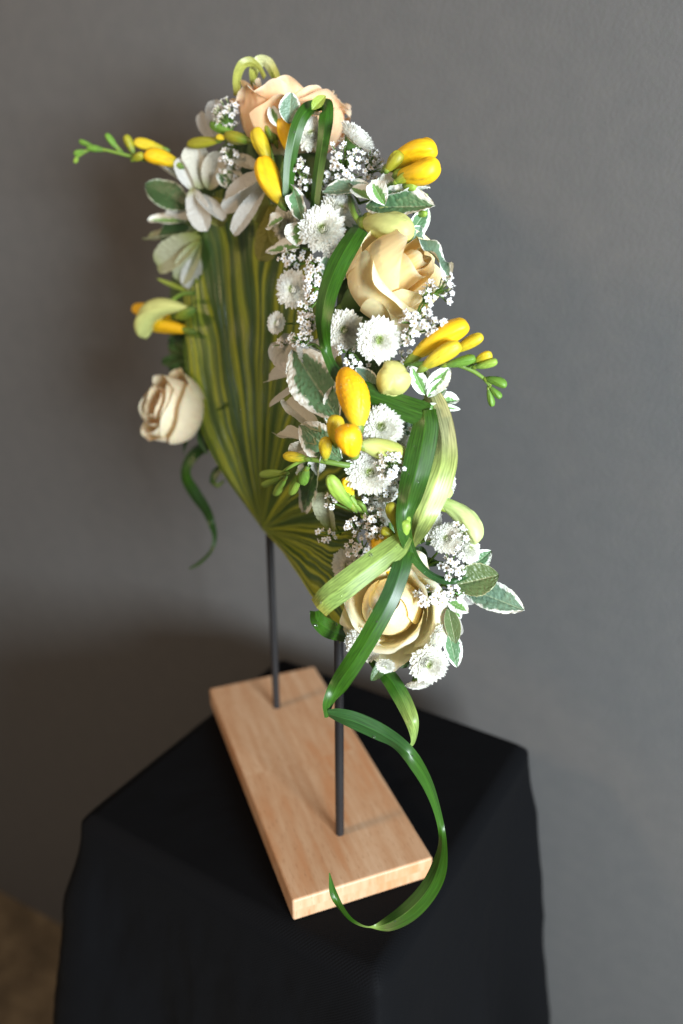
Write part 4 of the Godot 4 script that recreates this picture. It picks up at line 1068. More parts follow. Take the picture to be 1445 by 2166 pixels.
	sprig("variegated_rosette", "rosette of white edged leaves at the right shoulder under the yellow pair", "leaf", [[Vector3(0.0182, 1.756, -0.8392), Vector3(0.0328, 1.7612, -0.8082)]], [
		[Vector3(0.0238, 1.7544, -0.7957), Vector3(0.0829, 1.7559, -0.7533), Vector3(0.0994, 0.4758, 0.874), 0.0321, "variegated", 0.3, 0.02, 0.02],
		[Vector3(0.0303, 1.7595, -0.7979), Vector3(0.0802, 1.7684, -0.7717), Vector3(0.1982, 0.8464, 0.4944), 0.0278, "snowy", 0.35, 0.06, 0.06],
		[Vector3(0.0346, 1.7615, -0.7976), Vector3(0.0509, 1.7799, -0.8024), Vector3(0.0983, 0.5588, 0.8234), 0.0191, "snowy", 0.4, 0.04, 0.1],
		[Vector3(0.0345, 1.7616, -0.7954), Vector3(0.0632, 1.7775, -0.7931), Vector3(0.2004, 0.7141, 0.6707), 0.0242, "snowy", 0.4, 0.04, 0.1],
		[Vector3(0.04, 1.7567, -0.7748), Vector3(0.028, 1.7761, -0.7874), Vector3(-0.2816, 0.5399, 0.7933), 0.0186, "snowy", 0.4, 0.04, 0.08],
		[Vector3(0.0108, 1.7704, -0.8025), Vector3(0.0294, 1.7576, -0.7741), Vector3(-0.2781, 0.7567, 0.5917), 0.0156, "snowy", 0.4, 0.1, 0.05],
		[Vector3(0.0553, 1.7599, -0.784), Vector3(0.0675, 1.7667, -0.7794), Vector3(0.0937, 0.6998, 0.7082), 0.0128, "snowy", 0.4, 0.04, 0.1],
	], "white edged leaves in the bouquet", "leaf", 0)
	sprig("sage_leaf", "grey green leaf arching between the looped strip and the rosette", "leaf", [[Vector3(0.0182, 1.756, -0.8392), Vector3(0.0112, 1.769, -0.8299)]], [
		[Vector3(-0.017, 1.7659, -0.8238), Vector3(0.0305, 1.7726, -0.8082), Vector3(0.0018, 0.8179, 0.5753), 0.025, "sage", 0.2, -0.12, 0.04],
		[Vector3(0.0089, 1.7753, -0.8241), Vector3(0.0368, 1.7598, -0.7883), Vector3(0.1982, 0.8464, 0.4944), 0.016, "sage", 0.2, 0.1, 0.04],
	], "white edged leaves in the bouquet", "leaf", 0)
	sprig("sage_leaf", "grey green leaves showing behind the right top of the cream peach rose", "leaf", [[Vector3(0.0492, 1.7191, -0.8105), Vector3(0.0608, 1.7251, -0.7876)]], [
		[Vector3(0.0557, 1.722, -0.7751), Vector3(0.0789, 1.7539, -0.7826), Vector3(0.4037, 0.259, 0.8775), 0.0189, "variegated", 0.3, 0.05, 0.06],
		[Vector3(0.0598, 1.7212, -0.7606), Vector3(0.0716, 1.7395, -0.7671), Vector3(0.1948, 0.2888, 0.9374), 0.0169, "sage", 0.3, 0.05, 0.06],
	], "white edged leaves in the bouquet", "leaf", 0)
	sprig("sage_leaf", "wavy grey green leaf stretching out right above the rose", "leaf", [[Vector3(0.0616, 1.7243, -0.7981), Vector3(0.0705, 1.7282, -0.7743)]], [
		[Vector3(0.0662, 1.7311, -0.751), Vector3(0.0939, 1.7073, -0.7049), Vector3(0.3116, 0.8498, 0.4251), 0.0166, "sage", 0.3, -0.1, 0.28],
	], "white edged leaves in the bouquet", "leaf", 0)
	sprig("sage_leaf", "grey green leaf standing against the peach rose with a lime leaf beside it", "leaf", [[Vector3(-0.0379, 1.8119, -0.8973), Vector3(-0.041, 1.8236, -0.8689)]], [
		[Vector3(-0.0484, 1.8263, -0.8555), Vector3(-0.0461, 1.8539, -0.8597), Vector3(-0.0987, 0.4764, 0.8737), 0.0207, "sage", 0.15, -0.05, 0.02],
		[Vector3(-0.0261, 1.8374, -0.8397), Vector3(-0.0129, 1.8484, -0.8406), Vector3(0.0963, 0.6338, 0.7675), 0.0114, "sepal", 0.2, 0.05, 0.02],
		[Vector3(-0.0584, 1.8237, -0.8691), Vector3(-0.0675, 1.844, -0.8781), Vector3(-0.4037, 0.4477, 0.7979), 0.0119, "snowy", 0.3, 0, 0.05],
	], "white edged leaves in the bouquet", "leaf", 0)
	sprig("variegated_leaf", "narrow wavy white edged leaf beside the left looped strip", "leaf", [[Vector3(-0.0285, 1.7378, -0.8591), Vector3(-0.0321, 1.7436, -0.8338)]], [
		[Vector3(-0.0359, 1.7412, -0.8147), Vector3(-0.0443, 1.7699, -0.8358), Vector3(-0.4037, 0.4477, 0.7979), 0.0179, "variegated", 0.2, 0.05, 0.28],
	], "white edged leaves in the bouquet", "leaf", 0)
	sprig("snowy_bract", "two mostly white leaves with green centres beside the twin chrysanthemums", "leaf", [[Vector3(-0.0284, 1.7207, -0.8492), Vector3(-0.0347, 1.7264, -0.8319)]], [
		[Vector3(-0.0361, 1.741, -0.8189), Vector3(-0.0414, 1.719, -0.8053), Vector3(-0.3005, 0.6303, 0.7158), 0.0279, "snowy", 0.2, 0.02, 0.05],
		[Vector3(-0.0558, 1.7422, -0.8459), Vector3(-0.0735, 1.7326, -0.8596), Vector3(-0.1976, 0.7154, 0.6702), 0.0204, "snowy", 0.2, 0.02, 0.06],
	], "white edged leaves in the bouquet", "leaf", 3)
	sprig("snowy_bract", "white leaf with a small green centre above the statice by the fan leaf", "leaf", [[Vector3(-0.0281, 1.713, -0.8339), Vector3(-0.0369, 1.7161, -0.8238)]], [
		[Vector3(-0.0388, 1.7179, -0.8082), Vector3(-0.0746, 1.7112, -0.8459), Vector3(-0.189, 0.7734, 0.6051), 0.0215, "snowy", 0.2, 0, 0.05],
	], "white edged leaves in the bouquet", "leaf", 0)
	sprig("variegated_tuft", "tuft of tiny white edged leaves behind the tip of the pale blade", "leaf", [[Vector3(0.0686, 1.5856, -0.7241), Vector3(0.077, 1.5996, -0.7049)]], [
		[Vector3(0.073, 1.6062, -0.6879), Vector3(0.059, 1.6328, -0.6856), Vector3(-0.1918, 0.5519, 0.8115), 0.0139, "snowy", 0.4, 0.1, 0.05],
		[Vector3(0.0759, 1.6063, -0.6956), Vector3(0.0709, 1.6303, -0.6964), Vector3(0.0007, 0.5618, 0.8273), 0.0091, "snowy", 0.4, 0.1, 0.05],
		[Vector3(0.0749, 1.6077, -0.6867), Vector3(0.0928, 1.6319, -0.6852), Vector3(0.1955, 0.4686, 0.8615), 0.0172, "snowy", 0.3, 0.1, 0.05],
		[Vector3(0.075, 1.6045, -0.6863), Vector3(0.0865, 1.6211, -0.6861), Vector3(0.1931, 0.5507, 0.8121), 0.0098, "snowy", 0.4, 0.1, 0.05],
		[Vector3(0.0775, 1.5997, -0.6885), Vector3(0.103, 1.5995, -0.6887), Vector3(0.2004, 0.7141, 0.6707), 0.014, "snowy", 0.4, 0.1, 0.05],
		[Vector3(0.0774, 1.6017, -0.6887), Vector3(0.0917, 1.6115, -0.6881), Vector3(0.1931, 0.5507, 0.8121), 0.0099, "snowy", 0.4, 0.1, 0.05],
		[Vector3(0.0782, 1.5948, -0.694), Vector3(0.1049, 1.5898, -0.699), Vector3(0.3141, 0.2691, 0.9104), 0.0066, "snowy", 0.4, 0.1, 0.05],
		[Vector3(0.0747, 1.5994, -0.6817), Vector3(0.0833, 1.5929, -0.6824), Vector3(0.1918, 0.1961, 0.9617), 0.009, "snowy", 0.4, 0.1, 0.05],
		[Vector3(0.0713, 1.5823, -0.7047), Vector3(0.1006, 1.5705, -0.7141), Vector3(0.3162, 0.3677, 0.8745), 0.0127, "sage", 0.3, 0.05, 0.05],
		[Vector3(0.0618, 1.5602, -0.6841), Vector3(0.0608, 1.5871, -0.6912), Vector3(-0.1948, 0.4698, 0.861), 0.015, "sage", 0.2, 0, 0.05],
	], "white edged leaves in the bouquet", "leaf", 0)
	sprig("olive_leaf", "broad olive green leaf with pale midrib at the right beside the blade tip", "leaf", [[Vector3(0.0907, 1.4299, -0.6672), Vector3(0.1006, 1.4443, -0.6473)]], [
		[Vector3(0.099, 1.45, -0.6312), Vector3(0.1369, 1.4609, -0.6297), Vector3(0.0493, 0.5997, 0.7987), 0.029, "olive", 0.14, 0.03, 0.01],
	], "white edged leaves in the bouquet", "leaf", 0)
	sprig("sage_leaf", "long grey green leaf reaching furthest to the right below the olive leaf", "leaf", [[Vector3(0.0918, 1.4213, -0.6739), Vector3(0.1069, 1.431, -0.6578)]], [
		[Vector3(0.1066, 1.4431, -0.6441), Vector3(0.1576, 1.4361, -0.6121), Vector3(0.1432, 0.6301, 0.7632), 0.0279, "sage", 0.16, -0.02, 0.02],
	], "white edged leaves in the bouquet", "leaf", 0)
	sprig("variegated_leaf", "short leaf with a white tip rising behind the olive leaf", "leaf", [[Vector3(0.0964, 1.429, -0.6782), Vector3(0.1093, 1.4436, -0.6643)]], [
		[Vector3(0.1091, 1.4478, -0.6553), Vector3(0.1346, 1.4708, -0.6584), Vector3(0.0003, 0.4784, 0.8781), 0.0197, "variegated", 0.2, 0.05, 0.03],
	], "white edged leaves in the bouquet", "leaf", 0)
	sprig("variegated_tuft", "drooping tuft of white edged leaves beside the right petals of the lowest rose", "leaf", [[Vector3(0.0874, 1.4214, -0.6739), Vector3(0.0945, 1.4282, -0.6434)]], [
		[Vector3(0.0919, 1.4387, -0.6262), Vector3(0.1101, 1.4319, -0.6149), Vector3(0.0983, 0.5588, 0.8234), 0.0141, "snowy", 0.3, 0.02, 0.04],
		[Vector3(0.0917, 1.4289, -0.6378), Vector3(0.087, 1.4086, -0.6189), Vector3(0.4061, 0.3539, 0.8425), 0.0144, "sage", 0.2, 0.03, 0.03],
		[Vector3(0.0925, 1.4347, -0.619), Vector3(0.0983, 1.4081, -0.6026), Vector3(0.0994, 0.4758, 0.874), 0.014, "olive", 0.25, 0.02, 0.02],
		[Vector3(0.094, 1.4112, -0.6226), Vector3(0.1008, 1.3823, -0.6051), Vector3(0.1961, 0.3805, 0.9038), 0.0167, "variegated", 0.2, 0.02, 0.03],
		[Vector3(0.0942, 1.4352, -0.6265), Vector3(0.1038, 1.4243, -0.6166), Vector3(0.2873, 0.3714, 0.8829), 0.01, "snowy", 0.3, 0.05, 0.06],
		[Vector3(0.0969, 1.427, -0.6284), Vector3(0.1035, 1.4075, -0.6167), Vector3(0.2873, 0.3714, 0.8829), 0.0092, "petal_white", 0.3, 0.05, 0.06],
		[Vector3(0.0996, 1.4357, -0.6367), Vector3(0.1099, 1.445, -0.6388), Vector3(0.1961, 0.3805, 0.9038), 0.0118, "snowy", 0.3, 0.05, 0.06],
		[Vector3(0.1031, 1.4297, -0.645), Vector3(0.1203, 1.4274, -0.6447), Vector3(0.1948, 0.2888, 0.9374), 0.0094, "petal_white", 0.3, 0.05, 0.06],
	], "white edged leaves in the bouquet", "leaf", 0)
	sprig("dark_leaf", "dark green pale edged leaf jutting left below the blurred white freesia", "leaf", [[Vector3(-0.1596, 1.7403, -1.0063), Vector3(-0.1717, 1.7458, -0.9986)]], [
		[Vector3(-0.1698, 1.7466, -0.9786), Vector3(-0.223, 1.7722, -0.9984), Vector3(-0.2113, 0.5668, 0.7963), 0.0331, "edged", 0.15, -0.05, 0.05],
		[Vector3(-0.1753, 1.7314, -0.9819), Vector3(-0.224, 1.73, -1.0093), Vector3(-0.2056, 0.8008, 0.5625), 0.0194, "snowy", 0.3, 0.05, 0.06],
		[Vector3(-0.174, 1.7259, -0.9876), Vector3(-0.2131, 1.7138, -1.0141), Vector3(-0.2127, 0.1761, 0.9611), 0.025, "edged", 0.2, 0.05, 0.06],
		[Vector3(-0.1679, 1.7345, -0.9711), Vector3(-0.1986, 1.7403, -0.9863), Vector3(-0.1976, 0.7154, 0.6702), 0.0138, "petal_white", 0.3, 0.05, 0.06],
	], "white edged leaves in the bouquet", "leaf", 0)
	sprig("variegated_leaf", "small white edged leaf curled left of the open white freesia", "leaf", [[Vector3(-0.1035, 1.7667, -0.9566), Vector3(-0.1127, 1.7669, -0.9472)]], [
		[Vector3(-0.104, 1.7665, -0.9236), Vector3(-0.1293, 1.7803, -0.947), Vector3(-0.2113, 0.5668, 0.7963), 0.021, "variegated", 0.3, 0.1, 0.1],
		[Vector3(-0.105, 1.7697, -0.9253), Vector3(-0.1163, 1.7896, -0.9363), Vector3(-0.2052, 0.6466, 0.7348), 0.015, "petal_cream", 0.3, 0.1, 0.1],
	], "white edged leaves in the bouquet", "leaf", 0)
	spray("freesia_spray", "row of slim olive green buds lying across the beige statice", "freesia", [[[Vector3(-0.0779, 1.8082, -0.919), Vector3(-0.0916, 1.8143, -0.912), Vector3(-0.1228, 1.8167, -0.9303), Vector3(-0.1454, 1.8155, -0.9484)], 0.0024, 0.0014]], [
		[Vector3(-0.1223, 1.8148, -0.925), Vector3(-0.1632, 1.8112, -0.9562), 0.0064, OLIVE, OLIVE, Vector3(0, 0, 0), 0.36],
		[Vector3(-0.0869, 1.8118, -0.8875), Vector3(-0.1168, 1.8188, -0.9152), 0.0067, GREEN, OLIVE, Vector3(0, 0, 0), 0.36],
		[Vector3(-0.1057, 1.8187, -0.9113), Vector3(-0.1345, 1.8303, -0.9353), 0.0053, GREEN, GREEN, Vector3(0, 0, 0), 0.36],
		[Vector3(-0.1156, 1.8161, -0.9123), Vector3(-0.1273, 1.8173, -0.9203), 0.0034, LEMON, LEMON, Vector3(0, 0, 0), 0.36],
	], "freesia sprays and buds in the bouquet")
	sprig("dark_foliage", "blurred dark green leaves between the yellow pair and the far rose", "foliage", [[Vector3(-0.177, 1.5694, -1.004), Vector3(-0.1884, 1.5699, -1.0021)]], [
		[Vector3(-0.1861, 1.5805, -0.9936), Vector3(-0.2138, 1.5875, -1.0262), Vector3(-0.2153, 0.4772, 0.852), 0.0174, "dark", 0.3, 0.1, 0.1],
		[Vector3(-0.1828, 1.573, -0.9878), Vector3(-0.2228, 1.5593, -1.0291), Vector3(-0.216, 0.2785, 0.9358), 0.0173, "dark", 0.3, 0.1, 0.1],
		[Vector3(-0.1849, 1.5686, -0.9814), Vector3(-0.2114, 1.5471, -1.0084), Vector3(-0.216, 0.2785, 0.9358), 0.0173, "dark", 0.3, 0.1, 0.1],
		[Vector3(-0.1786, 1.585, -0.9854), Vector3(-0.1911, 1.6009, -1.0046), Vector3(-0.2153, 0.4772, 0.852), 0.0149, "dark", 0.3, 0.1, 0.1],
		[Vector3(-0.1793, 1.5646, -0.9735), Vector3(-0.194, 1.5423, -0.9884), Vector3(-0.2127, 0.1761, 0.9611), 0.016, "dark", 0.3, 0.1, 0.1],
	], "", "leaf", 0)
	sprig("dark_foliage", "thin dark green twigs in the gap right of the crossing blades", "foliage", [[Vector3(0.0604, 1.4526, -0.6807), Vector3(0.0723, 1.4728, -0.6739), Vector3(0.0883, 1.4744, -0.6633), Vector3(0.097, 1.4607, -0.6591)], [Vector3(0.0637, 1.4788, -0.6763), Vector3(0.0723, 1.4706, -0.6733)], [Vector3(0.0681, 1.4558, -0.6693), Vector3(0.089, 1.4566, -0.6627)]], [
		[Vector3(0.0723, 1.4706, -0.6733), Vector3(0.0786, 1.4835, -0.6762), Vector3(0, 0.3887, 0.9214), 0.0061, "dark", 0.2, 0.1, 0.1],
		[Vector3(0.0766, 1.4699, -0.6728), Vector3(0.0895, 1.476, -0.674), Vector3(0, 0.3887, 0.9214), 0.0061, "dark", 0.2, 0.1, 0.1],
		[Vector3(0.068, 1.4567, -0.6675), Vector3(0.0899, 1.4558, -0.6624), Vector3(0, 0.3887, 0.9214), 0.0086, "dark", 0.2, 0.1, 0.1],
		[Vector3(0.0681, 1.4497, -0.6669), Vector3(0.0831, 1.4405, -0.6612), Vector3(0, 0.3887, 0.9214), 0.0113, "dark", 0.2, 0.1, 0.1],
		[Vector3(0.0642, 1.4599, -0.6757), Vector3(0.0793, 1.4566, -0.6725), Vector3(0, 0.3887, 0.9214), 0.0174, "dark", 0.2, 0.1, 0.1],
	], "", "leaf", 0)
	sprig("dark_foliage", "dark leaves peeping out under the lowest rose", "foliage", [[Vector3(0.0424, 1.372, -0.6458), Vector3(0.0374, 1.3665, -0.6306)]], [
		[Vector3(0.0412, 1.378, -0.6248), Vector3(0.0261, 1.3612, -0.6161), Vector3(-0.216, 0.2785, 0.9358), 0.0111, "dark", 0.2, 0.1, 0.1],
		[Vector3(0.0537, 1.3804, -0.6211), Vector3(0.0586, 1.3751, -0.6162), Vector3(0.2113, 0.1748, 0.9617), 0.011, "dark", 0.2, 0.1, 0.1],
		[Vector3(0.0743, 1.3737, -0.6121), Vector3(0.0617, 1.3654, -0.6098), Vector3(0.2113, 0.1748, 0.9617), 0.0076, "dark", 0.2, 0.1, 0.1],
	], "", "leaf", 0)
	sprig("dark_foliage", "dark blue green leaves in the gap above the orange bud", "foliage", [[Vector3(0.0291, 1.597, -0.7154), Vector3(0.0244, 1.6166, -0.7059)]], [
		[Vector3(0.0322, 1.6118, -0.6911), Vector3(0.0126, 1.6269, -0.7013), Vector3(-0.0944, 0.6344, 0.7672), 0.0139, "sage", 0.2, 0, 0.05],
		[Vector3(0.0285, 1.6166, -0.7058), Vector3(0.0087, 1.6293, -0.7249), Vector3(0, 0.3887, 0.9214), 0.0125, "dark", 0.2, 0, 0.05],
		[Vector3(0.0327, 1.6166, -0.7058), Vector3(0.0289, 1.6337, -0.7196), Vector3(0, 0.3887, 0.9214), 0.0167, "dark", 0.2, 0, 0.05],
		[Vector3(-0.0139, 1.7019, -0.812), Vector3(0.002, 1.7113, -0.8033), Vector3(0, 0.3887, 0.9214), 0.0155, "dark", 0.2, 0, 0.05],
		[Vector3(-0.0094, 1.6903, -0.7986), Vector3(-0.0209, 1.7074, -0.8231), Vector3(0, 0.3887, 0.9214), 0.0153, "dark", 0.2, 0, 0.05],
	], "", "leaf", 0)
	grass("grass_blade", "dark green blade looped over twice in front of the peach rose", Vector3(-0.0507, 1.7497, -0.8419), [
		[[Vector3(-0.0507, 1.7497, -0.8419), Vector3(0.0046, -0.002, -0.0044), Color(0.030, 0.098, 0.008)], [Vector3(-0.0495, 1.7753, -0.8419), Vector3(0.0052, -0.0019, -0.0036), Color(0.030, 0.098, 0.008)], [Vector3(-0.0455, 1.803, -0.8405), Vector3(0.0057, -0.002, -0.0023), Color(0.030, 0.098, 0.008)], [Vector3(-0.0389, 1.8258, -0.8436), Vector3(0.0058, -0.0027, -0.0007), Color(0.030, 0.098, 0.008)], [Vector3(-0.031, 1.8382, -0.8521), Vector3(0.0041, -0.0049, -0.001), Color(0.030, 0.098, 0.008)], [Vector3(-0.0226, 1.8429, -0.8758), Vector3(0.0009, -0.0054, -0.0037), Color(0.03, 0.09, 0.01)], [Vector3(-0.0132, 1.8424, -0.8572), Vector3(-0.0045, -0.0045, -0.0012), Color(0.030, 0.098, 0.008)], [Vector3(-0.0131, 1.8314, -0.846), Vector3(-0.0068, 0.0006, -0.0002), Color(0.030, 0.098, 0.008)], [Vector3(-0.0163, 1.8102, -0.8392), Vector3(-0.0059, -0.0001, -0.0025), Color(0.030, 0.098, 0.008)], [Vector3(-0.0215, 1.7815, -0.8337), Vector3(-0.0053, -0.0007, -0.0037), Color(0.030, 0.098, 0.008)], [Vector3(-0.0258, 1.7503, -0.8259), Vector3(-0.0045, -0.0013, -0.0046), Color(0.030, 0.098, 0.008)]]], "long grass blades curled through the bouquet", 4, 0.22)
	grass("grass_blade", "broad dark blade curving round the upper rose, then folded down beside the pale blade", Vector3(0.0161, 1.7391, -0.7398), [
		[[Vector3(0.0161, 1.7391, -0.7398), Vector3(-0.0068, 0.002, -0.0067), Color(0.030, 0.098, 0.008)], [Vector3(0.0078, 1.7283, -0.7244), Vector3(-0.0078, 0.003, -0.0049), Color(0.030, 0.098, 0.008)], [Vector3(-0.0023, 1.7122, -0.7122), Vector3(-0.0085, 0.0029, -0.0033), Color(0.030, 0.098, 0.008)], [Vector3(-0.0106, 1.6927, -0.6985), Vector3(-0.0083, 0.0008, -0.0045), Color(0.030, 0.098, 0.008)], [Vector3(-0.0147, 1.6745, -0.6908), Vector3(-0.0075, -0.0015, -0.0057), Color(0.030, 0.098, 0.008)], [Vector3(-0.0148, 1.6572, -0.6889), Vector3(-0.0055, -0.0037, -0.0069), Color(0.030, 0.098, 0.008)], [Vector3(-0.0102, 1.6392, -0.6889), Vector3(-0.0041, 0.0005, 0.0058), Color(0.03, 0.09, 0.01)], [Vector3(0.0002, 1.6217, -0.6902), Vector3(-0.0047, -0.0014, 0.0085), Color(0.03, 0.09, 0.01)], [Vector3(0.0197, 1.6092, -0.685), Vector3(-0.0042, -0.0088, -0.0005), Color(0.03, 0.09, 0.01)], [Vector3(0.0438, 1.6018, -0.6764), Vector3(-0.0036, -0.0091, 0.0038), Color(0.03, 0.09, 0.01)], [Vector3(0.0655, 1.5961, -0.6686), Vector3(-0.0034, -0.0095, 0.004), Color(0.03, 0.09, 0.01)], [Vector3(0.0737, 1.5944, -0.6657), Vector3(-0.0028, -0.0089, 0.0037), Color(0.03, 0.09, 0.01)]],
		[[Vector3(0.0705, 1.5981, -0.6671), Vector3(-0.008, -0.0035, -0.007), Color(0.03, 0.09, 0.01)], [Vector3(0.0712, 1.5866, -0.6613), Vector3(-0.0108, -0.0003, -0.0031), Color(0.03, 0.09, 0.01)], [Vector3(0.0676, 1.5712, -0.6505), Vector3(-0.0121, 0.0023, -0.001), Color(0.03, 0.09, 0.01)], [Vector3(0.0624, 1.5522, -0.6392), Vector3(-0.0115, 0.0027, -0.0011), Color(0.03, 0.09, 0.01)], [Vector3(0.0568, 1.5339, -0.6315), Vector3(-0.0097, 0.0001, -0.0054), Color(0.03, 0.09, 0.01)], [Vector3(0.0538, 1.5145, -0.6266), Vector3(-0.0075, 0.0033, 0.0075), Color(0.03, 0.09, 0.01)], [Vector3(0.0566, 1.4959, -0.6242), Vector3(-0.0058, 0.0022, 0.0093), Color(0.03, 0.09, 0.01)], [Vector3(0.0644, 1.4781, -0.6242), Vector3(-0.0034, -0.0001, 0.0055), Color(0.03, 0.09, 0.01)], [Vector3(0.0762, 1.4649, -0.6241), Vector3(-0.0017, -0.0008, 0.0045), Color(0.026, 0.080, 0.020)], [Vector3(0.0907, 1.4587, -0.6237), Vector3(-0.0005, -0.0012, 0.0044), Color(0.026, 0.080, 0.020)], [Vector3(0.1045, 1.4585, -0.6257), Vector3(0.0003, -0.0026, -0.0014), Color(0.026, 0.080, 0.020)], [Vector3(0.1104, 1.4602, -0.6276), Vector3(0.0002, -0.0005, -0.0003), Color(0.026, 0.080, 0.020)]]], "long grass blades curled through the bouquet", 8, 0.22)
	grass("grass_blade", "pale cream green blade arching down the right flank", Vector3(0.0698, 1.622, -0.7034), [
		[[Vector3(0.0698, 1.622, -0.7034), Vector3(-0.0015, -0.0015, -0.0016), Color(0.5, 0.52, 0.26)], [Vector3(0.0743, 1.6138, -0.6956), Vector3(-0.0042, -0.0038, -0.0045), Color(0.5, 0.52, 0.26)], [Vector3(0.0816, 1.597, -0.6798), Vector3(-0.0074, -0.0062, -0.0088), Color(0.5, 0.52, 0.26)], [Vector3(0.0867, 1.5764, -0.6668), Vector3(-0.009, -0.0046, -0.0081), Color(0.5, 0.52, 0.26)], [Vector3(0.0864, 1.5566, -0.6563), Vector3(-0.0116, -0.0003, -0.0058), Color(0.36, 0.44, 0.13)], [Vector3(0.079, 1.5361, -0.6476), Vector3(-0.0136, 0.0047, -0.002), Color(0.36, 0.44, 0.13)], [Vector3(0.0712, 1.5171, -0.6429), Vector3(-0.0122, 0.0045, -0.0019), Color(0.36, 0.44, 0.13)], [Vector3(0.0651, 1.4994, -0.6408), Vector3(-0.0073, -0.0018, -0.0107), Color(0.36, 0.44, 0.13)], [Vector3(0.0617, 1.4828, -0.6425), Vector3(-0.0024, -0.0006, -0.0031), Color(0.36, 0.44, 0.13)]]], "long grass blades curled through the bouquet", 0, 0.22)
	grass("grass_blade", "light green wet strap crossing left above the lowest rose and folding under", Vector3(0.0559, 1.4999, -0.628), [
		[[Vector3(0.0559, 1.4999, -0.628), Vector3(-0.0034, 0.0008, -0.0069), Color(0.21, 0.31, 0.075)], [Vector3(0.0458, 1.4941, -0.618), Vector3(-0.0063, 0.0055, -0.0067), Color(0.21, 0.31, 0.075)], [Vector3(0.0226, 1.4794, -0.6085), Vector3(-0.0066, 0.008, -0.0034), Color(0.21, 0.31, 0.075)], [Vector3(0.0008, 1.4641, -0.6021), Vector3(-0.0068, 0.0083, -0.0035), Color(0.21, 0.31, 0.075)], [Vector3(-0.0132, 1.4523, -0.6025), Vector3(-0.0066, 0.0062, -0.0058), Color(0.21, 0.31, 0.075)], [Vector3(-0.0206, 1.4422, -0.6059), Vector3(-0.0065, 0.0038, -0.0078), Color(0.33, 0.34, 0.07)]],
		[[Vector3(-0.0223, 1.439, -0.6067), Vector3(-0.0059, -0.0032, -0.0045), Color(0.030, 0.098, 0.008)], [Vector3(-0.0209, 1.4285, -0.6087), Vector3(-0.0057, -0.0053, -0.0024), Color(0.030, 0.098, 0.008)], [Vector3(-0.0118, 1.4139, -0.6189), Vector3(-0.0043, -0.0066, 0.0028), Color(0.030, 0.098, 0.008)], [Vector3(-0.0006, 1.396, -0.6385), Vector3(-0.0029, -0.0081, -0.0007), Color(0.030, 0.098, 0.008)], [Vector3(0.0117, 1.3814, -0.654), Vector3(-0.0021, -0.0078, -0.0036), Color(0.030, 0.098, 0.008)]]], "long grass blades curled through the bouquet", 16, 0.22)
